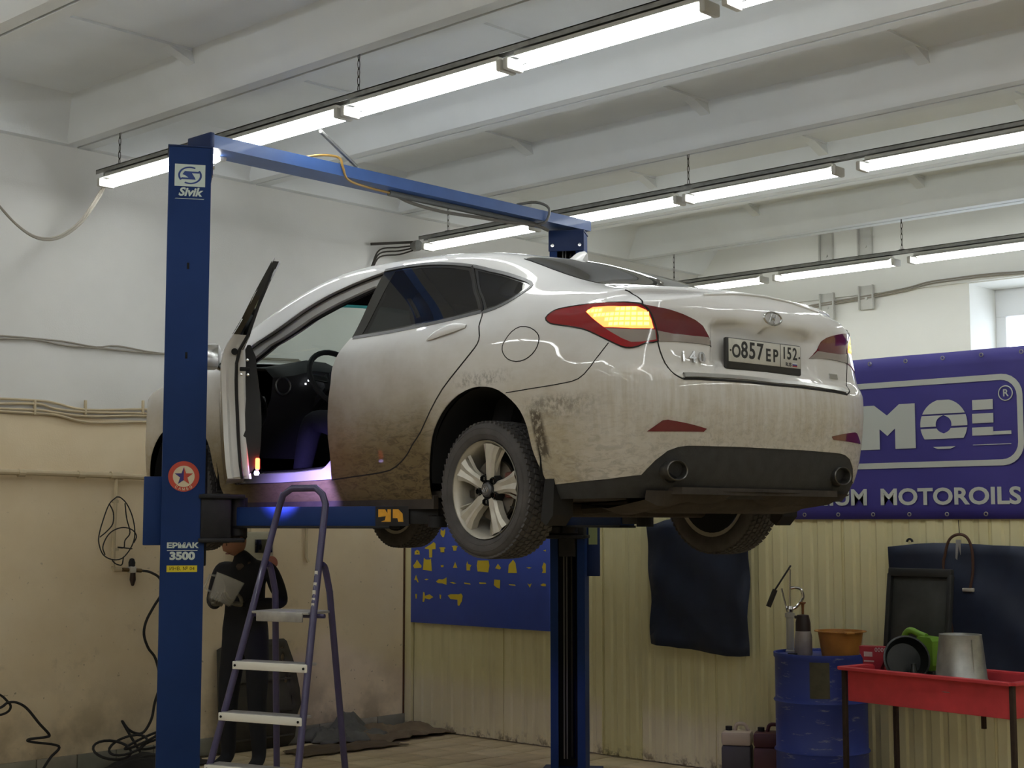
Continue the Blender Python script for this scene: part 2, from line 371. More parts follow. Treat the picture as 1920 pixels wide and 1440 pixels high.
# ---- car body surface, car space: x to the right, y forwards from the rear axle, z up from the tyre contact
half_w=pchip([.14,.20,.26,.34,.45,.55,.65,.75,.85,.92,.98,1.04,1.10],[.80,.838,.860,.876,.887,.894,.900,.906,.909,.900,.878,.852,.82])
rear_y=pchip([.14,.22,.30,.40,.50,.60,.68,.705,.73,.80,.90,.955,.985,1.03,1.09],[-.85,-.915,-.95,-.975,-.99,-.998,-.992,-.982,-.957,-.948,-.948,-.953,-.962,-.958,-.935])
z_top=pchip([0,.3,.55,.8,1,1.3,1.6,2.1,2.8,3.6,4.2,4.5,5.0,5.5],[1.100,1.094,1.068,1.005,.983,.975,.965,.955,.945,.935,.93,.92,.80,.74])
YC=-.60; YF=2.90
def plan(s,z):
    """point of the lower shell (right half) at station s and height z"""
    g=min(max((z-.70)/.22,0),1); g=g*g*(3-2*g); k=min(max((1.5-s)/.9,0),1)
    w=half_w(z)*(1-.08*g*k*k*(3-2*k))
    if s<1:
        a=np.pi/2*(1-s); L=-(rear_y(z)-YC); n=4.6
        ca,sa=max(np.cos(a),1e-9),max(np.sin(a),1e-9)
        r=((ca/w)**n+(sa/L)**n)**(-1/n); x=r*ca; y=YC-r*sa+.075*(x/.9)**2*sa
        return x,y
    if s<=4.5: return w,s-1.6
    a=np.pi/2*(s-4.5); L=.84-.25*max(0,z-.55)-.12*max(0,.4-z); n=2.9
    ca,sa=max(np.cos(a),1e-9),max(np.sin(a),1e-9)
    r=((ca/w)**n+(sa/L)**n)**(-1/n); return r*ca, YF+r*sa
ROWS=[ # s, then B W D R M Z as (x, y, z); y None = station y
 (.55,[(.53,-.922,1.077),(.46,-.926,1.084),(.38,-.93,1.090),(.28,-.932,1.095),(.14,-.934,1.099),(0,-.935,1.100)]),
 (.78,[(.705,-.795,1.048),(.66,-.815,1.078),(.59,-.835,1.095),(.48,-.852,1.104),(.25,-.868,1.112),(0,-.873,1.115)]),
 (1.0,[(.798,-.60,1.03),(.745,-.61,1.080),(.675,-.635,1.106),(.575,-.66,1.115),(.3,-.69,1.124),(0,-.70,1.127)]),
 (1.2,[(.828,-.40,1.04),(.772,-.405,1.10),(.695,-.42,1.142),(.60,-.43,1.160),(.3,-.47,1.166),(0,-.485,1.169)]),
 (1.44,[(.838,-.16,1.055),(.775,-.165,1.135),(.70,-.17,1.20),(.602,-.18,1.246),(.3,-.22,1.254),(0,-.23,1.258)]),
 (1.7,[(.836,.10,1.06),(.76,.10,1.175),(.675,.10,1.288),(.597,.10,1.348),(.3,.08,1.372),(0,.07,1.380)]),
 (2.05,[(.838,None,1.052),(.745,None,1.215),(.657,None,1.365),(.59,None,1.418),(.3,None,1.442),(0,None,1.450)]),
 (2.4,[(.84,None,1.042),(.74,None,1.235),(.653,None,1.397),(.587,None,1.449),(.3,None,1.472),(0,None,1.480)]),
 (2.8,[(.842,None,1.03),(.74,None,1.24),(.652,None,1.41),(.585,None,1.465),(.3,None,1.486),(0,None,1.493)]),
 (3.2,[(.845,None,1.02),(.75,None,1.225),(.668,None,1.39),(.60,None,1.447),(.3,None,1.472),(0,None,1.480)]),
 (3.5,[(.85,None,1.01),(.775,None,1.17),(.70,None,1.318),(.635,None,1.37),(.32,None,1.405),(0,None,1.415)]),
 (3.8,[(.855,None,1.0),(.80,None,1.11),(.745,None,1.205),(.685,None,1.25),(.35,None,1.29),(0,None,1.302)]),
 (4.1,[(.86,None,.98),(.83,None,1.04),(.79,None,1.085),(.74,None,1.115),(.38,None,1.155),(0,None,1.168)]),
 (4.35,[(.865,None,.955),(.845,None,.98),(.81,None,1.005),(.76,None,1.025),(.4,None,1.06),(0,None,1.075)]),
 (4.5,[(.855,None,.945),(.83,None,.962),(.78,None,.978),(.70,None,.99),(.4,None,1.015),(0,None,1.025)]),
 (5.0,[(.69,3.42,.825),(.60,3.48,.84),(.50,3.52,.85),(.40,3.55,.855),(.2,3.58,.862),(0,3.59,.865)]),
]
def _spl(xs,pts):
    """natural cubic spline through pts at xs; pts (n,...)"""
    xs=np.array(xs,float); n=len(xs); h=np.diff(xs); sh=pts.shape[1:]; p=pts.reshape(n,-1)
    A=np.zeros((n,n)); b=np.zeros((n,p.shape[1])); A[0,0]=A[-1,-1]=1
    for i in range(1,n-1):
        A[i,i-1]=h[i-1]; A[i,i]=2*(h[i-1]+h[i]); A[i,i+1]=h[i]; b[i]=6*((p[i+1]-p[i])/h[i]-(p[i]-p[i-1])/h[i-1])
    M=np.linalg.solve(A,b)
    def f(x):
        x=np.atleast_1d(np.asarray(x,float)); i=np.clip(np.searchsorted(xs,x,side='right')-1,0,n-2)
        a=((xs[i+1]-x)/h[i])[:,None]; c=((x-xs[i])/h[i])[:,None]; hh=(h[i]**2/6)[:,None]
        return (a*p[i]+c*p[i+1]+((a**3-a)*M[i]+(c**3-c)*M[i+1])*hh).reshape((len(x),)+sh)
    return f
ROWS[0]=(.55,[(float(plan(k,float(z_top(k)))[0]),float(plan(k,float(z_top(k)))[1]),float(z_top(k))) for k in (.49,.42,.345,.255,.13,0.)])
_rows=np.array([[[q[0],(s-1.6 if q[1] is None else q[1]),q[2]] for q in r] for s,r in ROWS])
_rowf=_spl([s for s,r in ROWS],_rows)
TK=np.array([1,1.12,1.36,1.56,1.67,1.83,2.0])   # t of E B W D R M Z
S_D,S_F=.55,5.0
def z_bot(s): return .17
def section(s,ts):
    """points at station s for sorted array ts in [0,2]"""
    out=np.zeros((len(ts),3)); zt=float(z_top(s)); zb=z_bot(s)
    lo=ts<=1
    for i in np.where(lo)[0]:
        z=zb+(zt-zb)*ts[i]; x,y=plan(s,z); out[i]=(x,y,z)
    if (~lo).any():
        sc=min(max(s,S_D),S_F); c=_rowf([sc])[0]
        E=np.array([*plan(s,zt),zt]); 
        z2=zt-.10; E2=np.array([*plan(s,z2),z2]); k_=min(max((s-S_D)/.5,0),1); E2=E2*k_+(E*1.9-c[0]*.9)*(1-k_)
        pts=np.vstack([E2,E,c]); mir=c[-2:-1]*np.array([-1,1,1]); pts=np.vstack([pts,mir])
        k=np.concatenate([[.88],TK,[2.17]])
        # centripetal-ish: cubic spline across the section
        out[~lo]=_spl(k,pts)(ts[~lo])
    return out
SG=np.unique(np.concatenate([np.linspace(0,1,41),np.linspace(1,4.5,141),np.linspace(4.5,5.5,31)]))
TG=np.unique(np.concatenate([np.linspace(0,1,61),np.linspace(1,2,61)]))
def build_grid():
    G=np.full((len(SG),len(TG),3),np.nan)
    for i,s in enumerate(SG):
        ts=TG if S_D-1e-6<=s<=S_F+1e-6 else TG[TG<=1]
        G[i,:len(ts)]=section(s,ts)
    i0=int(np.argmin(abs(SG-S_D))); i1=int(np.argmin(abs(SG-S_F)))
    for i in range(len(SG)):                 # pad beyond the deck and hood edges
        m=np.isnan(G[i,:,0]); G[i,m]=G[i0 if i<i0 else i1,m]
    return G
GRID=build_grid()
def Q(s,t):
    """surface point for arrays s,t (right half, x>=0)"""
    s=np.asarray(s,float); t=np.asarray(t,float)
    i=np.clip(np.searchsorted(SG,s,side='right')-1,0,len(SG)-2); j=np.clip(np.searchsorted(TG,t,side='right')-1,0,len(TG)-2)
    a=((s-SG[i])/(SG[i+1]-SG[i]))[...,None]; b=((t-TG[j])/(TG[j+1]-TG[j]))[...,None]
    return GRID[i,j]*(1-a)*(1-b)+GRID[i+1,j]*a*(1-b)+GRID[i,j+1]*(1-a)*b+GRID[i+1,j+1]*a*b
CAR = tag(empty('car', (5.758, 4.677, 1.614), R(-5.3)), 'dirty white four-door saloon raised on the blue lift with driver door open', 'car')
def car_paint():
    k = NT('dirty_white_paint'); x, y, z = k.sep()[0], k.sep()[1], k.sep()[2]
    n1 = k.noise(3.5, 5, .6); n2 = k.noise(38, 6, .7); stk = k.noise(1, 5, .65, k.mapv((34, 34, 3.0))); swirl = k.noise(9, 6, .7, k.mapv((.6, .6, 1.6)), 1.2)
    zz = k.math('ADD', z, k.ramp(n1, 0, 1, -.12, .12))
    film = k.ramp(zz, 1.0, .46)                                       # road film thickens downwards
    film = k.math('MULTIPLY', film, k.ramp(swirl, .2, .75, .72, 1.15))
    # rear face: run-off streaks below the lid
    back = k.ramp(y, -.55, -.85)
    run = k.math('MULTIPLY', k.math('MULTIPLY', back, k.ramp(stk, .38, .66)), k.math('MULTIPLY', k.ramp(z, .36, .5), k.ramp(z, .74, .70)))
    film = k.math('MULTIPLY', film, k.math('SUBTRACT', 1.0, k.math('MULTIPLY', back, .38)))
    film = k.math('ADD', film, k.math('MULTIPLY', run, .26), True)
    drag = k.noise(1, 6, .72, k.mapv((30, 13, 42)), .8); mud = k.math('MULTIPLY', k.ramp(drag, .47, .60), k.ramp(zz, .68, .30), True); mud = k.math('MULTIPLY', mud, k.ramp(y, 1.3, .55, .35, 1.0))   # thick spatter low on doors
    door = k.math('MULTIPLY', k.ramp(y, .15, .45), k.ramp(y, 3.2, 2.2))
    low = k.math('MULTIPLY', k.math('POWER', k.ramp(zz, .96, .40), 1.1), door)
    # thrown dirt behind the rear wheel
    ry = k.math('MULTIPLY', k.ramp(y, -.30, -.36), k.ramp(y, -.60, -.46)); 
    ln = k.math('ADD', y, k.math('MULTIPLY', z, -.22)); band = k.math('MULTIPLY', k.ramp(ln, -.44, -.455), k.ramp(ln, -.535, -.51))
    patch = k.math('MULTIPLY', k.math('MULTIPLY', band, k.ramp(n2, .36, .5)), k.math('MULTIPLY', k.ramp(z, .33, .37), k.ramp(z, .60, .55)))
    patch2 = k.math('MULTIPLY', k.math('MULTIPLY', k.ramp(y, -.26, -.38), k.ramp(y, -.85, -.55)), k.math('MULTIPLY', k.math('MULTIPLY', k.ramp(z, .50, .57), k.ramp(z, .64, .60)), k.ramp(n2, .42, .58)))
    rim = k.math('MULTIPLY', k.math('MULTIPLY', k.ramp(y, -.25, -.1), k.ramp(y, .25, .1)), k.math('MULTIPLY', k.math('MULTIPLY', k.ramp(z, .69, .71), k.ramp(z, .78, .74)), k.ramp(n2, .45, .6)))
    c = k.mix(k.math('MULTIPLY', film, .90), srgb(232, 232, 232), srgb(166, 152, 122))
    c = k.mix(k.math('MULTIPLY', low, .95), c, srgb(106, 90, 58))
    c = k.mix(k.math('MULTIPLY', k.math('MULTIPLY', mud, k.ramp(door, 0, 1, .35, 1)), .85), c, srgb(60, 50, 34))
    c = k.mix(k.math('MAXIMUM', k.math('MULTIPLY', patch, .85), k.math('MAXIMUM', k.math('MULTIPLY', patch2, .5), k.math('MULTIPLY', rim, .45))), c, srgb(62, 52, 36))
    k.put(k.b.inputs['Base Color'], c)
    dirt = k.math('MAXIMUM', film, low)
    k.put(k.b.inputs['Roughness'], k.ramp(dirt, 0, 1, .50, .80)); k.b.inputs['Specular IOR Level'].default_value = .3; k.put(k.b.inputs['Coat Weight'], k.ramp(dirt, .30, .9, 1.0, .06)); k.b.inputs['Coat Roughness'].default_value = .025
    k.bump(n2, .03, .004); return k.m
M_PAINT = car_paint()
M_CLEANP = mat('white_inner_paint', srgb(214, 214, 212), .35, var=.04, vscale=8, coat=.4)
M_DARKP = mat('dark_textured_plastic', srgb(52, 52, 52), .7, var=.25, vscale=18, bump=.2, bscale=150)
M_UNDER = mat('muddy_underbody', srgb(62, 55, 48), .9, var=.35, vscale=9, bump=.4, bscale=40)
M_LINER = mat('black_wheel_liner', srgb(20, 20, 20), .95)
M_RUBBER = mat('black_rubber', srgb(30, 29, 29), .8, var=.15, vscale=10)
M_TYRE = mat('dusty_tyre_rubber', srgb(80, 77, 76), .85, var=.25, vscale=12, bump=.15, bscale=90)
M_ALLOY = mat('dusty_silver_alloy', srgb(196, 191, 178), .38, .25, var=.15, vscale=12)
M_CHROME = mat('chrome', srgb(205, 205, 205), .15, 1.)
M_SATIN = mat('satin_window_trim', srgb(104, 104, 104), .38, .8)
M_GBLACK = mat('gloss_black', srgb(16, 16, 17), .12, coat=1.)
M_CABIN = mat('charcoal_cabin_plastic', srgb(38, 38, 40), .75, var=.1, vscale=12)
M_CLOTH = mat('dark_cabin_cloth', srgb(30, 30, 33), .95, var=.15, vscale=30)
M_SEAM = mat('panel_gap', srgb(26, 24, 22), .9)
def glass(name, tint, op, rough=.02):
    k = NT(name); tr = k.add('ShaderNodeBsdfTransparent'); tr.inputs[0].default_value = (*tint, 1)
    gl = k.add('ShaderNodeBsdfGlossy'); gl.inputs['Roughness'].default_value = rough; gl.inputs[0].default_value = (1, 1, 1, 1)
    df = k.add('ShaderNodeBsdfDiffuse'); df.inputs[0].default_value = (.02, .02, .022, 1)
    m0 = k.add('ShaderNodeMixShader'); m0.inputs[0].default_value = op; k.t.links.new(tr.outputs[0], m0.inputs[1]); k.t.links.new(df.outputs[0], m0.inputs[2])
    fw_ = k.add('ShaderNodeLayerWeight'); fw_.inputs[0].default_value = .5
    fr = k.add('ShaderNodeMath', operation='MULTIPLY_ADD'); k.t.links.new(k.math('POWER', fw_.outputs['Facing'], 4.0), fr.inputs[0]); fr.inputs[1].default_value = .8; fr.inputs[2].default_value = .032
    m1 = k.add('ShaderNodeMixShader'); k.t.links.new(fr.outputs[0], m1.inputs[0]); k.t.links.new(m0.outputs[0], m1.inputs[1]); k.t.links.new(gl.outputs[0], m1.inputs[2])
    k.t.links.new(m1.outputs[0], k.out.inputs[0]); return k.m
M_TINT = glass('dark_tinted_glass', (.05, .055, .06), .35)
M_CLEAR = glass('greenish_windscreen_glass', (.80, .88, .84), .04)
M_STRIP = glass('turquoise_sun_strip_glass', (.06, .34, .36), .12)
M_RED = mat('red_lamp_lens', srgb(150, 12, 26), .12, coat=1.)
M_RED2 = mat('dark_red_lamp_lens', srgb(104, 14, 30), .12, coat=1.)
M_SMOKE = mat('smoky_clear_lens', srgb(150, 140, 134), .15, coat=1.)
def rounded(poly, closed=True, it=1):
    """one Chaikin-like pass that keeps the points but adds smoothed mids"""
    P = [Vector((a, b, 0)) for a, b in poly]; n = len(P); out = []
    for i in range(n):
        out.append((P[i].x, P[i].y))
        if not closed and i == n-1: break
        a, b, c, d = (P[(i-1) % n] if closed or i > 0 else P[i]), P[i], P[(i+1) % n], (P[(i+2) % n] if closed or i < n-2 else P[(i+1) % n])
        m = (b*9+c*9-a-d)/16; out.append((m.x, m.y))
    return out
# ---- outlines in (station, section) coordinates of the body surface
P_LAMP_O = [(1.2,.998),(1.173,1.04),(1.128,1.063),(1.032,1.079),(.942,1.073),(.858,1.033),(.792,.997),(.762,.983),(.743,.946),(.732,.893),(.725,.848),(.719,.786),(.749,.782),(.77,.765),(.79,.761),(.813,.771),(.846,.801),(.908,.855),(.974,.901),(1.047,.928),(1.142,.953),(1.177,.97)]
P_LAMP_I = [(.762,.983),(.726,.963),(.687,.942),(.645,.913),(.597,.876),(.565,.845),(.536,.79),(.504,.741),(.598,.761),(.662,.776),(.702,.784),(.719,.786),(.725,.848),(.732,.893),(.743,.946)]
P_LED = [(.977,.998),(.95,1.025),(.833,.988),(.777,.975),(.751,.951),(.739,.904),(.732,.854),(.788,.863),(.88,.888),(.91,.922),(.941,.956)]
P_REV = [(.875,.88),(.797,.859),(.728,.847),(.724,.796),(.761,.789),(.788,.791),(.814,.814)]
P_IWHITE = [(.723,.842),(.676,.818),(.605,.798),(.539,.787),(.504,.741),(.598,.761),(.662,.776),(.702,.784),(.719,.786)]
P_FUEL = [(1.344,.971),(1.278,.953),(1.232,.918),(1.215,.884),(1.22,.841),(1.249,.801),(1.296,.776),(1.353,.773),(1.406,.794),(1.438,.833),(1.443,.872),(1.43,.903),(1.394,.949)]
L_DREAR = [(1.94,1.535),(1.859,1.432),(1.748,1.272),(1.666,1.112),(1.653,1.084),(1.645,1.023),(1.618,.961),(1.624,.914),(1.666,.866),(1.759,.785),(1.884,.674),(1.982,.553),(2.065,.428),(2.133,.357),(2.175,.303),(2.237,.25),(2.332,.203),(2.488,.184),(2.658,.172),(2.85,.157)]
L_DFRONT = [(2.843,.241),(2.843,.33),(2.853,.439),(2.849,.589),(2.834,.709),(2.812,.803),(2.798,.911),(2.771,.997),(2.735,1.098),(2.723,1.121),(2.703,1.338),(2.69,1.53)]
L_DTOP = [(2.685,1.557),(2.484,1.564),(2.294,1.561),(2.151,1.55),(1.94,1.535)]
P_DOOR = L_DREAR+L_DFRONT+L_DTOP[:-1]
P_DLO = [(1.672,1.117),(1.748,1.272),(1.859,1.432),(1.94,1.535),(2.151,1.55),(2.294,1.561),(2.484,1.564),(2.685,1.557),(2.69,1.53),(2.703,1.338),(2.723,1.121),(2.409,1.103),(2.135,1.101),(1.88,1.104)]
P_DGLASS = [(1.715,1.150),(1.785,1.280),(1.886,1.428),(1.950,1.500),(2.151,1.522),(2.294,1.532),(2.484,1.536),(2.590,1.532),(2.612,1.340),(2.640,1.135),(2.409,1.130),(2.135,1.127),(1.88,1.128)]
P_QGLASS = [(1.94,1.535),(1.775,1.521),(1.641,1.523),(1.496,1.515),(1.445,1.488),(1.431,1.436),(1.455,1.278),(1.504,1.18),(1.58,1.129),(1.666,1.112),(1.748,1.272),(1.859,1.432)]
P_QG2 = [(1.880,1.505),(1.775,1.498),(1.641,1.496),(1.520,1.488),(1.474,1.465),(1.462,1.425),(1.482,1.300),(1.525,1.212),(1.59,1.160),(1.65,1.145),(1.725,1.285),(1.832,1.437)]
P_ARCH = [(2.056,-.02),(2.032,.143),(2.011,.262),(1.984,.39),(1.937,.484),(1.867,.566),(1.77,.63),(1.667,.661),(1.564,.656),(1.478,.626),(1.393,.561),(1.337,.496),(1.299,.413),(1.278,.314),(1.26,.246),(1.227,.165),(1.19,.05),(1.17,-.02)]
P_ARCH = P_ARCH[:1]+rounded(P_ARCH[1:-2], False)+P_ARCH[-2:]
P_ARCHF = [(s+2.77, t*1.04) for s, t in P_ARCH]
P_LID = [(0,.558),(.376,.565),(.634,.582),(.652,.598),(.674,.626),(.696,.67),(.711,.731),(.719,.786),(.725,.848),(.732,.893),(.743,.946),(.762,.983),(.77,1.062),(.80,1.2),(.86,1.36),(.95,1.5),(1.08,1.6),(1.13,1.7),(1.145,2.02),(.55,2.02),(.55,1.0),(0,1.02)]
L_BSEAM = [(1.428,.605),(1.213,.612),(1.041,.619),(.964,.631),(.908,.685),(.854,.799)]
P_BUMP = [(-.01,.558),(.376,.565),(.634,.582),(.652,.598),(.674,.626),(.696,.67),(.711,.731),(.719,.786),(.749,.782),(.77,.765),(.79,.761),(.813,.771),(.846,.801),(.854,.799),(.908,.685),(.964,.631),(1.041,.619),(1.213,.612),(1.428,.605),(1.5,.6),(1.5,-.02),(-.01,-.02)]
P_DIFF = [(.767,.118),(.724,.189),(.687,.235),(.656,.252),(.627,.257),(.488,.253),(.181,.249),(-.01,.249),(-.01,-.02),(1.25,-.02),(1.202,.078),(1.041,.088),(.865,.1)]
P_REFL = [(.737,.331),(.715,.358),(.694,.383),(.68,.385),(.623,.365),(.548,.337),(.562,.322)]
P_RGLASS = [(1.74,2.02),(1.73,1.85),(1.66,1.69),(1.466,1.686),(1.272,1.695),(1.19,1.70),(1.165,1.77),(1.155,2.02)]
P_WS = [(3.56,2.02),(3.57,1.85),(3.62,1.71),(3.8,1.69),(4.2,1.69),(4.33,1.72),(4.36,2.02)]
P_WSTRIP = [(3.56,2.02),(3.57,1.85),(3.62,1.71),(3.72,1.70),(3.66,1.85),(3.65,2.02)]
P_FDOOR = [(2.85,.157),(3.4,.148),(3.82,.15),(3.90,.2),(3.945,.35),(3.95,.6),(3.945,.85),(3.93,1.0),(3.90,1.12),(3.80,1.29),(3.726,1.333),(3.382,1.426),(3.038,1.487),(2.781,1.539),(2.685,1.557)]+L_DFRONT[::-1]
P_FGLASS = [(2.76,1.13),(3.2,1.125),(3.55,1.12),(3.74,1.14),(3.66,1.28),(3.34,1.37),(3.0,1.44),(2.80,1.49),(2.74,1.50)]
P_JAMB = [(2.885,.42),(2.93,.31),(3.02,.245),(3.3,.232),(3.8,.235),(3.87,.30),(3.89,.5),(3.88,.8),(3.86,1.0),(3.80,1.13),(3.66,1.27),(3.34,1.36),(3.0,1.42),(2.80,1.465),(2.75,1.42),(2.78,1.2),(2.83,1.0),(2.87,.8),(2.89,.6)]
def inside(pts, poly):
    pts = np.asarray(pts); x, y = pts[:, 0], pts[:, 1]; r = np.zeros(len(pts), bool); n = len(poly)
    for i in range(n):
        (x0, y0), (x1, y1) = poly[i], poly[(i+1) % n]
        if y0 == y1: continue
        c = ((y0 > y) != (y1 > y)) & (x < (x1-x0)*(y-y0)/(y1-y0)+x0); r ^= c
    return r
def dens(poly, closed=True, step=.03):
    out = []; n = len(poly)
    for i in range(n if closed else n-1):
        a = np.array(poly[i]); b = np.array(poly[(i+1) % n]); k = max(1, int(np.ceil(np.hypot(*(b-a))/step)))
        out += [tuple(a+(b-a)*j/k) for j in range(k)]
    if not closed: out.append(tuple(poly[-1]))
    return out
def recess(p):
    """number-plate recess in the boot lid"""
    x, z = p[..., 0], p[..., 2]
    sm = lambda v, a, b: (lambda t: t*t*(3-2*t))(np.clip((v-a)/(b-a), 0, 1))
    k = sm(np.abs(x), .39, .31)*sm(z, .735, .79)*sm(z, .950, .936)*(p[..., 1] < -.8)
    q = p.copy(); q[..., 1] += .045*k; return q
def QQ(s, t): return recess(Q(np.clip(s, 0, 5.5), np.clip(t, 0, 2)))
def QN(s, t, e=.012):
    s = np.asarray(s, float); t = np.asarray(t, float); tmax = np.where((s < S_D) | (s > S_F), 1., 2.)
    s0, s1 = np.clip(s-e, 0, 5.5), np.clip(s+e, 0, 5.5); t0, t1 = np.clip(t-e, 0, tmax), np.clip(t+e, 0, tmax)
    s0 = np.where((s >= S_D) & (t > 1.), np.maximum(s0, S_D), s0); s1 = np.where((s <= S_F) & (t > 1.), np.minimum(s1, S_F), s1)
    n = np.cross(QQ(s1, t)-QQ(s0, t), QQ(s, t1)-QQ(s, t0)); L = np.linalg.norm(n, axis=-1, keepdims=True); n = n/np.maximum(L, 1e-12)
    mid = (s < 1e-4) | (s > 5.4999) | (t > 1.9999); n[..., 0] = np.where(mid, 0, n[..., 0])
    return n/np.maximum(np.linalg.norm(n, axis=-1, keepdims=True), 1e-12)
def set_normals(me, N):
    a = me.attributes.new('custom_normal', 'FLOAT_VECTOR', 'POINT'); a.data.foreach_set('vector', np.asarray(N, dtype=np.float32).ravel())
_tri = {}
def tri_domain(polys, key, step=.034):
    """constrained triangulation of the (station, section) domain along all outlines"""
    TS_ = .85; pts = []; edges = []
    def poly(P, closed=True):
        P = dens(P, closed); o = len(pts); pts.extend(P); n = len(P)
        edges.extend((o+i, o+(i+1) % n) for i in range(n if closed else n-1))
    for P in polys: poly([(min(max(a, 0), 5.5), min(max(b, 0), 2)) for a, b in P])
    poly([(0, 0), (5.5, 0), (5.5, 1), (S_F, 1), (S_F, 2), (S_D, 2), (S_D, 1), (0, 1)])
    for s in np.arange(0, 5.51, step):
        for t in np.arange(0, 2.01, step):
            if t > 1 and not (S_D <= s <= S_F): continue
            pts.append((s+random.uniform(-1e-4, 1e-4) if 0 < s < 5.4 else s, t))
    v, e, f, _, _, _ = delaunay_2d_cdt([Vector((a, b*TS_)) for a, b in pts], edges, [], 0, 1e-5)
    V = np.array([(p.x, p.y/TS_) for p in v]); Fs = np.array([tuple(q) for q in f if len(q) == 3]); C_ = V[Fs].mean(1)
    ok = ~((C_[:, 1] > 1) & ((C_[:, 0] < S_D) | (C_[:, 0] > S_F))); return V, Fs[ok], C_[ok]
def panel(name, V, Fs, m, parent, side, off=0., thick=0., inner=None, warp=None):
    """faces -> object; side -1 left, +1 right"""
    if len(Fs) == 0: return None
    used, idx = np.unique(Fs, return_inverse=True); F2 = idx.reshape(-1, 3); st = V[used]
    P = QQ(st[:, 0], st[:, 1]); N = QN(st[:, 0], st[:, 1])
    a, b, c = P[F2[:, 0]], P[F2[:, 1]], P[F2[:, 2]]; fn = np.cross(b-a, c-a); fl_ = (fn*N[F2].sum(1)).sum(1) < 0
    F2 = np.where(fl_[:, None], F2[:, ::-1], F2); P = P+N*off
    if side < 0: P = P*np.array([-1, 1, 1]); N = N*np.array([-1, 1, 1]); F2 = F2[:, ::-1]
    if warp is not None: P, N = warp(P, N)
    if N is None: N_ = None
    me = bpy.data.meshes.new(name); me.from_pydata(P.tolist(), [], F2.tolist()); me.update(); me.materials.append(m)
    me.polygons.foreach_set('use_smooth', [True]*len(me.polygons)); 
    if N is not None: set_normals(me, N)
    else: me.set_sharp_from_angle(angle=R(40))
    o = link(name, me, parent)
    if thick:
        md = o.modifiers.new('thickness', 'SOLIDIFY'); md.thickness = thick; md.offset = -1
        if inner is not None: me.materials.append(inner); md.material_offset = 1; md.material_offset_rim = 0
    return o
def ribbon(name, line, w, m, parent, side, h=.0012, closed=False, warp=None, sm=True):
    """thin strip laid along a line on the body"""
    L = dens(rounded(line, closed) if sm else line, closed, .02); L = np.array(L); n = len(L)
    P = QQ(L[:, 0], L[:, 1]); N = QN(L[:, 0], L[:, 1])
    if side < 0: P = P*np.array([-1, 1, 1]); N = N*np.array([-1, 1, 1])
    b = MB(); rows = []
    for i in range(n):
        t = P[(i+1) % n]-P[i-1] if closed else P[min(i+1, n-1)]-P[max(i-1, 0)]
        u = np.cross(N[i], t); u /= max(np.linalg.norm(u), 1e-9)
        rows.append([Vector(P[i]+u*a*w/2+N[i]*c) for a, c in ((-1, -.004), (-1, h), (1, h), (1, -.004))])
    if closed: rows.append(rows[0])
    b.sheet(rows); return b.build(name, m, parent, 30)
POLYS = [P_LAMP_O, P_LAMP_I, P_LED, P_REV, P_IWHITE, rounded(P_FUEL), P_DOOR, P_DLO, P_DGLASS, P_QGLASS, P_QG2, P_ARCH, P_ARCHF, P_LID, P_BUMP, P_DIFF, P_REFL, P_RGLASS, P_WS, P_WSTRIP, P_FDOOR, P_FGLASS]
DV, DF, DC = tri_domain(POLYS, 'all')
IN = lambda P: inside(DC, P)
arch = IN(P_ARCH) | IN(P_ARCHF)
cls = np.full(len(DC), 'body', dtype='U16')
for nm, P in (('bumper', P_BUMP), ('lid', P_LID), ('fdoor', P_FDOOR), ('rdoor', P_DOOR), ('fglass', P_FGLASS), ('dframe', P_DLO), ('dglass', P_DGLASS), ('qframe', P_QGLASS), ('qglass', P_QG2), ('ws', P_WS), ('wstrip', P_WSTRIP), ('rglass', P_RGLASS),
               ('fuel', rounded(P_FUEL)), ('diff', P_DIFF), ('refl', P_REFL), ('lampo', P_LAMP_O), ('lampi', P_LAMP_I), ('iwhite', P_IWHITE), ('led', P_LED), ('rev', P_REV)):
    cls[IN(P)] = nm
cls[arch] = 'void'
sel = lambda *k: DF[np.isin(cls, k)]
body = None
INNER = mat('bare_inner_panel', srgb(60, 58, 54), .8)
def two(name, keys, m, parent=None, off=0., thick=0., inner=None):
    """left and right halves of one part welded along the centre line to one mesh"""
    Fs = sel(*keys); used, idx = np.unique(Fs, return_inverse=True); F2 = idx.reshape(-1, 3); st = DV[used]
    P = QQ(st[:, 0], st[:, 1]); N = QN(st[:, 0], st[:, 1]); a, b, c = P[F2[:, 0]], P[F2[:, 1]], P[F2[:, 2]]
    fl_ = (np.cross(b-a, c-a)*N[F2].sum(1)).sum(1) < 0; F2 = np.where(fl_[:, None], F2[:, ::-1], F2); P = P+N*off
    mid = np.abs(P[:, 0]) < 2e-4; P[mid, 0] = 0; n = len(P); mp = np.where(mid, np.arange(n), 0); k = np.cumsum(~mid)-1+n; mp = np.where(mid, np.arange(n), k)
    PA = np.vstack([P, (P*np.array([-1, 1, 1]))[~mid]]); NA = np.vstack([N, (N*np.array([-1, 1, 1]))[~mid]]); FA = np.vstack([F2, mp[F2][:, ::-1]])
    FA = [tuple(int(i) for i in f) for f in FA if len(set(f)) == 3]
    me = bpy.data.meshes.new(name); me.from_pydata(PA.tolist(), [], FA); me.update(); me.materials.append(m)
    me.polygons.foreach_set('use_smooth', [True]*len(me.polygons)); set_normals(me, NA); o = link(name, me, parent or CAR)
    if thick:
        md = o.modifiers.new('thickness', 'SOLIDIFY'); md.thickness = thick; md.offset = -1
        if inner is not None: me.materials.append(inner); md.material_offset = 1; md.material_offset_rim = 0
    return o
shell = two('body_shell', ('body',), M_PAINT, thick=.006, inner=INNER)
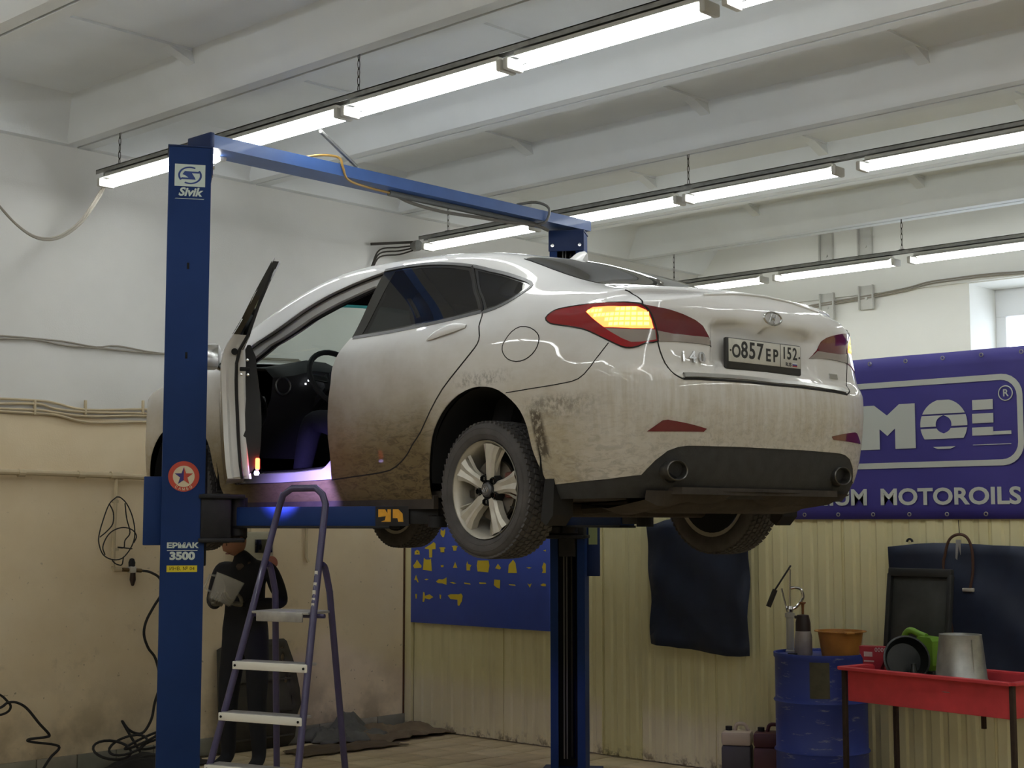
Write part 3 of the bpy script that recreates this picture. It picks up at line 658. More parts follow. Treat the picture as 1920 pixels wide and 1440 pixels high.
bump = two('rear_bumper', ('bumper',), M_PAINT, thick=.004, inner=INNER)
lid = two('boot_lid', ('lid',), M_PAINT, thick=.004, inner=INNER)
two('diffuser', ('diff',), M_DARKP, bump, off=-.004, thick=.004)
two('windscreen', ('ws',), M_CLEAR); two('sun_strip', ('wstrip',), M_STRIP); two('rear_window', ('rglass',), M_TINT, off=.001)
lining_cls = ('body', 'lid', 'rdoor')
for side, nm in ((-1, 'left'), (1, 'right')):
    tl = panel('tail_light', DV, sel('lampo'), M_RED, CAR, side, off=.004, thick=.02)
    tl['label'] = 'lit red wraparound tail light'
    panel('led_cluster', DV, sel('led'), None or emit('lit_red_lamp_bowl', (1.0, .13, .03), 3.0), tl, side, off=.0035)
    panel('reversing_lens', DV, sel('rev'), M_SMOKE, tl, side, off=.004)
    li = panel('lid_light', DV, sel('lampi'), M_RED2, lid, side, off=.004, thick=.02)
    panel('clear_lens_band', DV, sel('iwhite'), M_SMOKE, lid, side, off=.004)
    panel('reflector', DV, sel('refl'), M_RED2, bump, side, off=.002)
    # rows of lit elements
    y0, y1 = .862, .995
    for r in range(5):
        row = MB(); ta = .872+r*.026
        for q in range(13):
            sa = .745+q*.0175; tb = ta+(sa-.74)*.17
            if not inside(np.array([(sa, tb), (sa+.012, tb), (sa+.006, tb+.018)]), P_LED).all(): continue
            if random.random() < .12: continue
            st = np.array([(sa, tb), (sa+.0135, tb+.002), (sa+.0135, tb+.018), (sa, tb+.016)]); Pp = QQ(st[:, 0], st[:, 1])+QN(st[:, 0], st[:, 1])*.0055
            if side < 0: Pp = Pp*np.array([-1, 1, 1])
            row.add(Pp.tolist(), [(0, 1, 2, 3)])
        if row.v: row.build('led_row', emit('lit_amber_led', (1.0, .72, .06), 4.5), tl, 0)
    if side < 0:
        ribbon('lamp_rim', P_LAMP_O, .006, M_GBLACK, tl, side, .005, True)
    panel('fuel_flap' if side < 0 else 'quarter_panel', DV, sel('fuel'), M_PAINT, CAR, side, off=.0005, thick=.004)
    dr = panel('rear_door', DV, sel('rdoor'), M_PAINT, CAR, side, off=.0004, thick=.006, inner=INNER)
    panel('window_frame', DV, sel('dframe'), M_GBLACK, dr, side, off=-.002, thick=.004)
    panel('window_glass', DV, sel('dglass'), M_TINT, dr, side, off=-.004)
    panel('quarter_frame', DV, sel('qframe'), M_GBLACK, CAR, side, off=-.002, thick=.004)
    panel('quarter_glass', DV, sel('qglass'), M_TINT, CAR, side, off=-.004)
    # bright trim round the side glass
    ribbon('window_trim', [(2.70,1.116)]+P_DLO[11:]+[(1.672,1.117)], .020, M_SATIN, dr, side, .003)
    ribbon('window_trim', L_DTOP, .016, M_SATIN, dr, side, .003)
    ribbon('quarter_trim', [(1.66,1.111)]+P_QGLASS[:9][::-1]+[(1.925,1.532)], .018, M_SATIN, CAR, side, .003)
    # panel gaps
    ribbon('panel_gap', L_DREAR[3:], .007, M_SEAM, dr, side); ribbon('panel_gap', L_DREAR[:4], .009, M_SEAM, dr, side, .004)
    ribbon('panel_gap', P_FUEL, .0045, M_SEAM, CAR, side, .0016, True)
    ribbon('panel_gap', L_BSEAM, .0045, M_SEAM, bump, side)
    ribbon('panel_gap', [(.86,1.36),(.82,1.27),(.78,1.13),(.77,1.062),(.762,.983)], .006, M_SEAM, lid, side)
    ribbon('panel_gap', [(.719,.786),(.711,.731),(.696,.67),(.674,.626),(.652,.598),(.634,.582)], .006, M_SEAM, lid, side)
    ribbon('panel_gap', [(.765,.984),(.743,.946),(.732,.893),(.725,.848),(.719,.786)], .006, M_GBLACK, lid, side, .006)
    ribbon('roof_edge_gap', [(1.66,1.683),(1.466,1.680),(1.272,1.688),(1.19,1.693)], .010, M_RUBBER, CAR, side, .002)
    # door handle
    hc = np.array([1.865, 1.000]); hb = MB(); rows = []
    for i in range(13):
        u = i/12; s_ = 2.015-.275*u; t_ = .992+.042*u+.012*math.sin(math.pi*u); wv = .030*math.sin(math.pi*min(max(u, .03), .97))**.55; lift = .030*math.sin(math.pi*min(max(u*.9+.05, .03), .97))**.7
        ring = []
        for k in range(8):
            a = 2*math.pi*k/8; tt = t_+wv*math.cos(a); p = QQ(np.array([s_]), np.array([tt]))[0]+QN(np.array([s_]), np.array([tt]))[0]*(lift*(.5+.5*math.sin(a))+.001)
            ring.append(Vector(p*np.array([side, 1, 1]) if side < 0 else p))
        rows.append(ring+[ring[0]])
    hb.sheet(rows); hb.build('door_handle', M_PAINT, dr, 60, fixn=True)
ribbon('bumper_gap', [(.634,.582),(.376,.565),(0,.558)], .010, M_SEAM, bump, -1, .002); ribbon('bumper_gap', [(.634,.582),(.376,.565),(0,.558)], .010, M_SEAM, bump, 1, .002)
for sd in (-1, 1): ribbon('bright_strip', [(.632,.600),(.376,.583),(.0,.575)], .022, mat('brushed_strip', srgb(186, 186, 182), .3, .7), lid, sd, .006)
# right-hand front door (closed)
fr = panel('front_door', DV, sel('fdoor'), M_PAINT, CAR, 1, thick=.006, inner=INNER); fr['label'] = 'closed front passenger door'
panel('window_glass', DV, sel('fglass'), M_CLEAR, fr, 1, off=-.003)
# cabin lining, a skin inside the body
for sd, keys in ((-1, ('body', 'rdoor')), (1, ('body', 'rdoor', 'fdoor'))):
    F_ = sel(*keys); c_ = DV[F_].mean(1); keep = (c_[:, 0] > 1.15) & (c_[:, 0] < 4.3) & ((c_[:, 1] > .12) | (c_[:, 1] > 1))
    panel('cabin_lining', DV, F_[keep], M_CABIN, CAR, sd, off=-.03)
# driver door opening: jamb flange between body skin and cabin
def ray_poly(c, a, poly):
    d = np.array([math.cos(a), math.sin(a)]); best = 0
    for i in range(len(poly)):
        p_, q_ = np.array(poly[i])-c, np.array(poly[(i+1) % len(poly)])-c; e = q_-p_; den = d[0]*e[1]-d[1]*e[0]
        if abs(den) < 1e-12: continue
        k = (p_[0]*e[1]-p_[1]*e[0])/den; u = (p_[0]*d[1]-p_[1]*d[0])/den
        if k > 0 and -1e-9 <= u <= 1+1e-9: best = max(best, k)
    return c+d*best
jc = np.array([3.30, .80]); rows = []
for i in range(181):
    a = 2*math.pi*i/180; o_, n_ = ray_poly(jc, a, P_FDOOR), ray_poly(jc, a, P_JAMB); row = []
    for f, dx in ((0, .010), (.06, .045), (.55, .055), (.90, .062), (1., .075), (1., .12)):
        st = o_+(n_-o_)*f; row.append(Vector(QQ(st[:1], st[1:])[0]*np.array([-1, 1, 1])+np.array([dx, 0, 0])))
    rows.append(row)
MB().sheet(rows).build('door_jamb', M_CLEANP, CAR, 45)
jj = QQ(np.array([a for a, b in P_JAMB]), np.array([b for a, b in P_JAMB]))*np.array([-1, 1, 1])+np.array([.09, 0, 0])
MB().tube([Vector(p) for p in jj], .011, 6, closed=True).build('door_seal', M_RUBBER, CAR)
lip = [Vector(q*np.array([sd, 1, 1])) for sd, rng in ((-1, np.linspace(.56, 0, 24)), (1, np.linspace(.02, .56, 24))) for q in QQ(rng, np.ones(24))]
MB().tube(lip, .0065, 8).build('deck_lip', M_PAINT, lid, 60)
# ---- number plate, badges
plate = empty('number_plate', (-.008, -.938, .832)); plate.parent = CAR
MB().box((0, .004, -.012), (.535, .022, .142), bev=.008).build('plate_holder', mat('black_plate_holder', srgb(44, 43, 41), .5, var=.2), plate)
MB().box((0, -.0085, .002), (.512, .004, .104), bev=.001).build('plate_blank', mat('dirty_plate', srgb(196, 194, 184), .5, var=.12, vscale=14), plate)
MPL = mat('plate_black', srgb(40, 40, 38), .6)
def ptx(name, s, x, z, size, **kw): text_obj(name, s, (x, -.0108, z), (1, 0, 0), (0, 0, 1), size, MPL, plate, depth=.0006, **kw)
for ch, x, z, sz in (('O', -.206, -.004, .082), ('8', -.150, .004, .104), ('5', -.095, .004, .104), ('7', -.040, .004, .104), ('E', .018, -.006, .080), ('P', .071, -.006, .080)): ptx('character', ch, x, z, sz, bold=.0022, xs=.92)
for ch, x in (('1', .135), ('5', .172), ('2', .214)): ptx('character', ch, x, .013, .078, bold=.0016, xs=.86)
ptx('country_code', 'RUS', .165, -.036, .024, bold=.0006)
MB().box((.106, -.0108, .002), (.003, .0012, .104)).build('divider', MPL, plate)
for i, c in enumerate((srgb(220, 220, 220), srgb(40, 60, 140), srgb(160, 40, 40))): MB().box((.212, -.0108, -.029-.006*i), (.034, .0012, .006)).build('flag_stripe', mat('plate_flag_%d' % i, c, .5), plate)
for x in (-.246, .246): MB().lathe([(0, 0), (.005, 0), (.005, .003), (0, .003)], 10, Matrix.Rotation(R(90), 3, 'X'), (x, -.0095, .0)).build('bolt', MPL, plate)
def on_back(x, z, side=None):
    """point and normal on the rear face at lateral x and height z"""
    best = None; sd = -1 if x < 0 else 1
    ss = np.linspace(0, .75, 160); zt = z_top(ss); tt = (z-.17)/(zt-.17); P = QQ(ss, tt); i = np.argmin(abs(P[:, 0]-abs(x))); N = QN(ss, tt)[i]; p = P[i]
    return Vector((p[0]*sd, p[1], p[2])), Vector((N[0]*sd, N[1], N[2]))
em = empty('emblem', (0, 0, 0)); em.parent = CAR
p0, n0_ = on_back(0.02, .995); u_ = Vector((1, 0, 0)); v_u = n0_.cross(u_)*-1; v_u = u_.cross(n0_)*-1
v_u = Vector((0, 0, 1))-n0_*n0_.z; v_u.normalize(); u_ = v_u.cross(n0_).normalized(); 
if u_.x < 0: u_ = -u_
MB().tube([p0+n0_*.010+u_*(.062*math.cos(a))+v_u*(.029*math.sin(a)) for a in [2*math.pi*k/28 for k in range(28)]], .0048, 6, closed=True).build('oval_ring', M_CHROME, em)
for pp in ([(-.026, -.019), (-.008, .021)], [(.008, -.021), (.026, .019)]): MB().tube([p0+n0_*.010+u_*a+v_u*b for a, b in pp], .0042, 6).build('letter_stroke', M_CHROME, em)
MB().tube(smooth_path([p0+n0_*.010+u_*a+v_u*b for a, b in ((-.016, -.008), (-.004, .004), (.006, -.003), (.017, .008))], 4), .0048, 6).build('letter_stroke', M_CHROME, em)
def back_text(name, s, x, z, size, m, par, **kw):
    p, n = on_back(x, z); v = (Vector((0, 0, 1))-n*n.z).normalized(); u = v.cross(n)
    if u.x < 0: u = -u
    return text_obj(name, s, p+n*.007, u, v, size, m, par, depth=.004, **kw)
for s_, x_ in (('i', -.545), ('4', -.492), ('0', -.440)): back_text('badge_letter', s_, x_, .782, .068, M_CHROME, CAR, bold=.0012, xs=1.15 if s_ != 'i' else .9)
p, n = on_back(.52, .765); v = (Vector((0, 0, 1))-n*n.z).normalized(); u = v.cross(n); u = -u if u.x < 0 else u
bb = MB().prism([(-.036, -.012), (.036, -.012), (.036, .012), (-.036, .012)], p+n*.001, u, v, -.004 if u.cross(v).dot(n) < 0 else .004).build('engine_badge', M_CHROME, CAR, fixn=True)
# ---- exhaust tips
for x in (-.605, .565):
    e = MB(); mt = Matrix.Rotation(R(-90), 3, 'X')
    prof = [(.043, .10), (.045, .0), (.048, -.004), (.051, 0), (.051, .02), (.048, .12)]
    e.lathe(prof, 28, mt, (0, 0, 0)); o = e.build('exhaust_tip', mat('sooty_chrome', srgb(110, 108, 104), .4, .8, var=.3, vscale=30), bump, loc=(x, -.944, .290)); o.scale = (1.3, 1, .86)
    h = MB().lathe([(0, 0), (.054, 0)], 24, mt, (x, -.905, .290)).build('exhaust_bore', M_LINER, bump)
# ---- shark fin antenna, door mirror right
fin = MB(); yb, zb_ = .40, 1.452; rows = []
for i in range(9):
    u = i/8; yy = yb-.02-.145*u; hh = .062*(math.sin(math.pi*.5*min(1, u/.86))**1.4)*(1 if u < .9 else .86); w = .034*(1-.35*abs(u-.4)); zz = zb_-.02-.025*u
    rows.append([Vector((a*w*(1-b*.82), yy-.02*b*(u > .8), zz+hh*b)) for a, b in ((-1, 0), (-1, .45), (-.8, .85), (0, 1), (.8, .85), (1, .45), (1, 0))])
fin.sheet(rows); k = len(rows[0]); fin.f.append(tuple(range(8*k, 9*k))); fin.build('antenna_fin', M_CLEANP, CAR, 50, fixn=True)
# ---- underbody
ub = MB(); 
ub.prism([(-.80, -.62), (-.55, -.92), (.55, -.92), (.80, -.62), (.80, 3.1), (.6, 3.5), (-.6, 3.5), (-.80, 3.1)], (0, 0, .19), (1, 0, 0), (0, 1, 0), .03)
ub.build('floor_pan', M_UNDER, CAR)
for sd in (-1, 1):
    MB().prism([(.44, .135), (2.33, .135), (2.33, .20), (.44, .20)], (sd*.84+.012*1, 0, 0), (0, 1, 0), (0, 0, 1), .03).build('sill_flange', M_UNDER, CAR)
    MB().bar((sd*.70, .42, .165), (sd*.70, 2.4, .165), .09, .06, bev=.01).build('frame_rail', M_UNDER, CAR)
    for yw in (0, 2.77):      # wheel housings
        lw = MB(); rows = []
        for i in range(15):
            a = R(-8+196*i/14); rows.append([Vector((sd*xx, yw+.385*math.cos(a), .31+.385*math.sin(a))) for xx in (.885, .58)])
        lw.sheet(rows); lw.add([rows[i][1] for i in range(15)], [tuple(range(15))]); lw.build('wheel_housing', M_LINER, CAR, 40)
    MB().tube(smooth_path([(sd*.74, -.02, .22), (sd*.5, .02, .20), (sd*.2, .04, .24)], 4), .028, 8).build('suspension_arm', M_UNDER, CAR)
    MB().tube([(sd*.62, -.10, .20), (sd*.60, -.08, .52)], .042, 10).build('shock_absorber', M_UNDER, CAR)
    # mud flap behind the rear wheel
    MB().prism([(-.40, .34), (-.36, .08), (-.395, .055), (-.44, .10), (-.45, .30)], (sd*.80-.06, 0, 0), (0, 1, 0), (0, 0, 1), .12).build('mud_flap', M_RUBBER, CAR)
sil = MB(); rows = []
for i in range(13):
    a = i/12*2*math.pi
    rows.append([Vector((xx, -.66+.17*math.cos(a)*k, .185+.075*math.sin(a)*k)) for xx, k in ((-.52, .55), (-.46, 1), (.46, 1), (.52, .55))])
sil.sheet(rows); sil.build('silencer', M_UNDER, CAR, 50)
und = MB(); rows = []
for i in range(19):       # sagging under-tray below the bumper
    x = -.72+1.44*i/18; d = .03*math.sin(i*1.3)*.5+.02*math.sin(i*.6)
    rows.append([Vector((x, -.93+.12*abs(x)**2, .205)), Vector((x, -.86, .165-d)), Vector((x*.95, -.60, .13-d)), Vector((x*.9, -.40, .15))])
und.sheet(rows); und.build('under_tray', M_UNDER, CAR, 50)
MB().tube(smooth_path([(-.28, -.5, .15), (-.25, .2, .13), (-.1, .9, .15), (-.05, 1.8, .14)], 5), .032, 8).build('exhaust_pipe', M_UNDER, CAR)
MB().bar((-.62, .02, .13), (.62, .02, .13), .12, .07, bev=.02).build('rear_subframe', M_UNDER, CAR)
# ---- wheels
def make_wheel():
    """axle along x, outer face towards -x, origin at the hub"""
    w = empty('wheel'); w.parent = CAR; my = Matrix.Rotation(R(90), 3, 'Y')     # local z -> world x
    rt, hw = .316, .106
    prof = [(.232, -.088), (.250, -.103), (.278, -.107), (.298, -.100), (.309, -.086), (.3125, -.070), (.3145, 0), (.3125, .070), (.309, .086), (.298, .100), (.278, .107), (.250, .103), (.226, .088)]
    ty = MB().lathe(prof, 56, my).build('tyre', M_TYRE, w, 50)
    tr = MB()
    for k in range(66):
        a = 2*math.pi*k/66
        for j, (xx, bw, sk) in enumerate(((-.079, .024, .018), (-.046, .026, .012), (-.015, .022, -.008), (.015, .022, .008), (.046, .026, -.012), (.079, .024, -.018))):
            aa = a+(.045 if j % 2 else 0); rr = rt-.0045 if abs(xx) > .07 else rt-.002
            er = Vector((0, math.cos(aa), math.sin(aa))); et = Vector((0, -math.sin(aa), math.cos(aa))); m = Matrix((X3, et, er)).transposed()
            tr.box(er*rr+X3*xx, (bw, .022, .010), m @ Matrix.Rotation(sk*20, 3, 'Z'))
    t = tr.build('tread_blocks', M_TYRE, ty, 0); t['kind'] = 'stuff'
    for zz in (.256, .284): MB().tube([Vector((-.1055 if zz > .27 else -.104, zz*math.cos(a), zz*math.sin(a))) for a in [2*math.pi*k/56 for k in range(56)]], .0016, 4, closed=True).build('sidewall_ring', M_TYRE, ty)
    rim = MB(); rim.lathe([(.2275, -.094), (.2285, -.088), (.222, -.082), (.214, -.074), (.206, -.05), (.200, .02), (.205, .085), (.226, .092)], 56, my)
    rm = rim.build('rim', M_ALLOY, w, 40)
    for k in range(5):
        a0 = R(100+72*k); sp = MB()
        def P(r, a, x): return Vector((x, r*math.cos(a), r*math.sin(a)))
        st = [(.045, .62, -.070), (.080, .38, -.076), (.125, .25, -.083), (.170, .235, -.088), (.213, .27, -.088)]
        rows = []
        for r, hw_, x in st:
            rows.append([P(r, a0-hw_, x+.045), P(r, a0-hw_, x+.010), P(r, a0-hw_*.55, x), P(r, a0, x+.010 if r > .1 else x), P(r, a0+hw_*.55, x), P(r, a0+hw_, x+.010), P(r, a0+hw_, x+.045)])
        sp.sheet(rows); sp.build('spoke', M_ALLOY, rm, 25, fixn=True)
        # thin secondary web beside the spoke
        rows = [[P(r, a0+da-.03, x), P(r, a0+da, x-.012), P(r, a0+da+.05, x)] for r, da, x in ((.085, .30, -.052), (.14, .29, -.058), (.211, .36, -.064))]
        MB().sheet(rows).build('spoke_web', M_ALLOY, rm, 25)
        an = R(100+36+72*k); MB().lathe([(.0105, 0), (.0105, .02), (.0145, .022), (.0145, -.006)], 6, my, P(.057, an, -.078)).build('lug_nut', M_CHROME, w)
        MB().lathe([(.016, .0), (.018, .001), (.018, .012)], 12, my, P(.057, an, -.0775)).build('lug_recess', M_LINER, w)
    cp_ = MB().lathe([(0, -.086), (.026, -.085), (.033, -.078), (.035, -.066)], 24, my).build('centre_cap', mat('grey_cap', srgb(96, 96, 98), .4, .4), w)
    MB().tube([Vector((-.0865, .021*math.cos(a), .013*math.sin(a))) for a in [2*math.pi*i/16 for i in range(16)]], .0015, 4, closed=True).build('cap_emblem', M_CHROME, cp_)
    for q in (-.008, .008): MB().tube([Vector((-.0865, q-.003, -.009)), Vector((-.0865, q+.003, .009))], .0016, 4).build('cap_emblem', M_CHROME, cp_)
    MB().lathe([(.05, -.030), (.142, -.030), (.142, -.012), (.05, -.012)], 40, my).build('brake_disc', mat('worn_disc', srgb(120, 114, 106), .4, .8), w)
    MB().lathe([(.0, -.066), (.075, -.066), (.078, -.03), (.078, .05), (0, .06)], 24, my).build('hub', M_LINER, w)
    MB().lathe([(.10, .088), (.205, .088)], 40, my).build('back_plate', M_LINER, w)
    MB().box((-.02, -.115, .02), (.06, .05, .12), bev=.012).build('brake_caliper', mat('rusty_caliper', srgb(104, 60, 50), .7, .2, var=.3, vscale=20), w)
    MB().tube([P(.205, R(205), -.066), P(.19, R(205), -.085)], .004, 6).build('valve', M_RUBBER, w)
    return w
wl = make_wheel()
for i, (sx, y, nm) in enumerate(((-1, 0, 'rear left'), (1, 0, 'rear right'), (-1, 2.77, 'front left'), (1, 2.77, 'front right'))):
    o = wl if i == 0 else copy_tree(wl, CAR)
    o.location = (sx*.79, y, .22); o.rotation_euler = (R(-4) if i else 0, 0, 0 if sx < 0 else R(180))
# ---- cabin
db = MB(); rows = []
for i in range(11):
    x = -.70+1.40*i/10; hood = .085*math.exp(-((x+.36)/.20)**2)
    rows.append([Vector((x, 2.62, 1.0)), Vector((x, 2.40, .985+hood*.5)), Vector((x, 2.18, .955+hood)), Vector((x, 2.10, .90+hood*.8)), Vector((x, 2.12, .78)), Vector((x, 2.25, .60)), Vector((x, 2.35, .45))])
db.sheet(rows); dash = db.build('dashboard', M_CABIN, CAR, 40, fixn=True)
MDOT = emit('lit_gauge_mark', (.9, .95, 1.0), 3.0)
for k in range(7): MB().box((-.405+.085*math.cos(R(160-26*k)), 2.085, .862+.055*math.sin(R(160-26*k))), (.009, .004, .009)).build('gauge_light', MDOT, dash)
MB().tube(arc((-.63, 2.10, .86), .05, 0, 360, 16), .006, 6).build('air_vent', M_SATIN, dash)
sw = empty('steering_wheel', (-.37, 1.93, .905)); sw.parent = CAR; sw.rotation_euler = (R(-28), 0, 0)
MB().tube([Vector((.185*math.cos(a), 0, .185*math.sin(a))) for a in [2*math.pi*k/32 for k in range(32)]], .0165, 8, closed=True).build('rim', M_CABIN, sw)
MB().box((0, .03, -.01), (.13, .06, .11), bev=.02).build('hub', M_CABIN, sw)
for a in (0, 180, 270): MB().bar((.05*math.cos(R(a)), .02, .05*math.sin(R(a))), (.18*math.cos(R(a)), .0, .18*math.sin(R(a))), .04, .014, (0, 1, 0), bev=.005).build('spoke', M_SATIN if a != 270 else M_CABIN, sw)
MB().tube([(0, .05, 0), (0, .38, -.03)], .03, 8).build('column', M_CABIN, sw)
def seat(x, y, nm):
    s = empty('seat', (x, y, .22)); s.parent = CAR
    MB().box((0, .22, .17), (.50, .52, .16), Matrix.Rotation(R(6), 3, 'X'), bev=.05).build('cushion', M_CLOTH, s)
    MB().box((0, -.14, .52), (.48, .15, .64), Matrix.Rotation(R(16), 3, 'X'), bev=.05).build('backrest', M_CLOTH, s)
    MB().box((0, -.27, .92), (.26, .10, .17), Matrix.Rotation(R(12), 3, 'X'), bev=.035).build('headrest', M_CLOTH, s)
    for sx in (-.06, .06): MB().tube([(sx, -.23, .80), (sx, -.26, .90)], .007, 6).build('headrest_post', M_CHROME, s)
    MB().box((0, .15, .04), (.42, .5, .06), bev=.01).build('seat_rail', M_CABIN, s); return s
seat(-.37, 1.12, 'driver'); seat(.37, 1.12, 'passenger')
rs = empty('rear_bench', (0, .35, .25)); rs.parent = CAR
MB().box((0, .05, .15), (1.3, .5, .2), bev=.06).build('cushion', M_CLOTH, rs); MB().box((0, -.25, .48), (1.3, .16, .62), Matrix.Rotation(R(20), 3, 'X'), bev=.05).build('backrest', M_CLOTH, rs)
MB().box((0, 1.6, .215), (1.5, 2.6, .02)).build('cabin_carpet', M_CLOTH, CAR)
MB().prism([(-.75, -.45), (.75, -.45), (.62, .15), (-.62, .15)], (0, 0, .99), (1, 0, 0), (0, 1, 0), .015).build('parcel_shelf', M_CLOTH, CAR)
MB().box((0, 1.0, .30), (.16, 1.1, .22), bev=.04).build('centre_console', M_CABIN, CAR)
# ---- open driver door (its own outer skin, swung on the front hinges)
HINGE = Vector((-.872, 2.335, 0)); PHI = 30.0
dm = Matrix.Translation(HINGE) @ Matrix.Rotation(R(-PHI), 4, 'Z') @ Matrix.Translation(-HINGE)
dm3 = np.array(dm.to_3x3()); dt = np.array(dm.translation)
def dwarp(P, N): return P @ dm3.T+dt, N @ dm3.T
def shut(P, N): return P, N
fd = panel('driver_door', DV, sel('fdoor'), M_PAINT, CAR, -1, thick=.004, inner=INNER, warp=dwarp); fd['label'] = 'open driver door with white shut face'
panel('window_glass', DV, sel('fglass'), M_CLEAR, fd, -1, off=-.006, warp=dwarp)
def dpt(s, t, inx): 
    p = QQ(np.array([s]), np.array([t]))[0]*np.array([-1, 1, 1])+np.array([inx, 0, 0]); return Vector(dm3 @ p+dt)
# shut face along the rear edge, from bottom to belt, then the thin window frame
edge = [(2.85,.157),(2.843,.241),(2.843,.33),(2.853,.439),(2.849,.589),(2.834,.709),(2.812,.803),(2.798,.911),(2.771,.997),(2.735,1.098)]
rows = []
for i, (a, b) in enumerate(edge):
    d = .125 if b < .95 else .125-.060*(b-.95)/.15; f = .02
    rows.append([dpt(a, b, 0), dpt(a+.004, b, .028), dpt(a+.018, b, .040), dpt(a+.022, b, .075), dpt(a+.018, b, .090), dpt(a+.020, b, d-.01), dpt(a+.035, b, d)])
MB().sheet(rows).build('shut_face', M_CLEANP, fd, 40, fixn=True)
MB().tube([dpt(a+.010, b, .078) for a, b in edge]+[dpt(2.71, 1.3, .045), dpt(2.70, 1.45, .03), dpt(2.70, 1.53, .02)], .0085, 6).build('door_seal', M_RUBBER, fd)
fr_l = [(2.735,1.098),(2.715,1.20),(2.703,1.338),(2.69,1.53)]
MB().sheet([[dpt(a, b, -.002), dpt(a+.0, b, .035), dpt(a+.055, b, .045), dpt(a+.06, b, -.001)] for a, b in fr_l]).build('window_pillar', M_GBLACK, fd, 40, fixn=True)
up = [(2.69,1.53),(2.781,1.539),(3.038,1.487),(3.382,1.426),(3.726,1.333),(3.85,1.20)]
MB().sheet([[dpt(a, b, -.002), dpt(a, b, .035), dpt(a, b-.05, .04), dpt(a, b-.05, -.001)] for a, b in up]).build('window_rail', M_GBLACK, fd, 40, fixn=True)
# bottom face and inner trim
bt = [(2.85,.157),(3.4,.148),(3.82,.15),(3.90,.2),(3.945,.35)]
MB().sheet([[dpt(a, b, .0), dpt(a, b+.01, .05), dpt(a, b+.02, .10)] for a, b in bt]).build('door_underside', M_CLEANP, fd, 40, fixn=True)
tg = []
for a in np.linspace(2.87, 3.90, 12):
    tg.append([dpt(a, b, (.115+.085*math.sin(math.pi*min(1, max(0, (b-.18)/.86)))**.35)+(.03 if .55 < b < .72 else 0)) for b in np.linspace(.18, 1.05, 12)])
MB().sheet(tg).build('inner_trim', M_CABIN, fd, 40, fixn=True)
MB().sheet([[dpt(2.872, b, x) for x in (.10, (.115+.085*math.sin(math.pi*min(1, max(0, (b-.18)/.86)))**.35))] for b in np.linspace(.18, 1.05, 12)]).build('trim_edge', M_CABIN, fd, 40)
MB().bar(dpt(3.1, .70, .21), dpt(3.45, .74, .21), .05, .05, bev=.015).build('armrest', M_CABIN, fd)
MB().tube([dpt(2.855, 1.03-.03, .05), dpt(2.85, 1.03-.03, .05)], .018, 10).build('grommet', M_RUBBER, fd)
o = dpt(2.80, .985, .052); MB().lathe([(0, 0), (.017, 0), (.017, .006), (0, .006)], 16, (dm.to_3x3() @ Matrix.Rotation(R(90), 3, 'X')), o+Vector((-.002, -.012, 0))).build('rubber_plug', M_LINER, fd)
lk = dpt(2.79, .87, .115); MB().box(lk+Vector((0, -.012, 0)), (.052, .02, .020), dm.to_3x3(), bev=.004).build('latch_slot', M_LINER, fd)
for dx, dz in ((.018, .045), (-.012, -.03), (.022, -.03)): MB().lathe([(0, -.004), (.007, -.003), (.007, .004)], 10, (dm.to_3x3() @ Matrix.Rotation(R(-90), 3, 'X')), lk+dm.to_3x3() @ Vector((dx, -.022, dz))).build('latch_screw', M_CHROME, fd)
# red marker and puddle lamp in the door edge, with their light
ml = dpt(2.862, .255, .165); MB().box(ml, (.022, .020, .060), dm.to_3x3(), bev=.006).build('marker_lamp', emit('lit_red_marker', (1, .06, .02), 9), fd)
pl = dpt(2.868, .195, .155); MB().lathe([(0, -.012), (.010, -.010), (.013, 0), (.010, .010), (0, .012)], 12, None, pl).build('puddle_lamp', emit('lit_violet_lamp', (.55, .42, 1), 30), fd)
def lamp_light(nm, p, aim, c, e, cone):
    ld = bpy.data.lights.new(nm, 'SPOT'); ld.color = c; ld.energy = e; ld.shadow_soft_size = .012; ld.spot_size = R(cone); ld.spot_blend = .6
    lo = link(nm, ld, fd, p); lo.rotation_euler = (Vector(aim)-Vector(p)).to_track_quat('-Z', 'Y').to_euler()
lamp_light('puddle_light', pl+Vector((.03, -.03, -.01)), (-.84, 1.50, .20), (.38, .28, 1.0), 20.0, 80)
lamp_light('marker_light', ml+Vector((.02, -.05, 0)), (-.9, 1.1, .40), (1, .06, .05), .10, 50)
# door mirror
mm = Vector((-.99, 2.10, 0)); mc = dm @ Vector((-1.02, 2.13, 1.01)); mr = dm.to_3x3()
mi = empty('door_mirror', mc); mi.parent = CAR; mi.rotation_euler = (0, 0, R(-PHI))
MB().box((0, .01, 0), (.23, .10, .15), bev=.035).build('mirror_housing', M_CLEANP, mi)
MB().box((0, -.043, 0), (.205, .006, .125), bev=.002).build('mirror_glass', M_CHROME, mi)
MB().bar((.10, .0, -.05), (.20, .03, -.10), .06, .04, bev=.01).build('mirror_foot', M_GBLACK, mi)
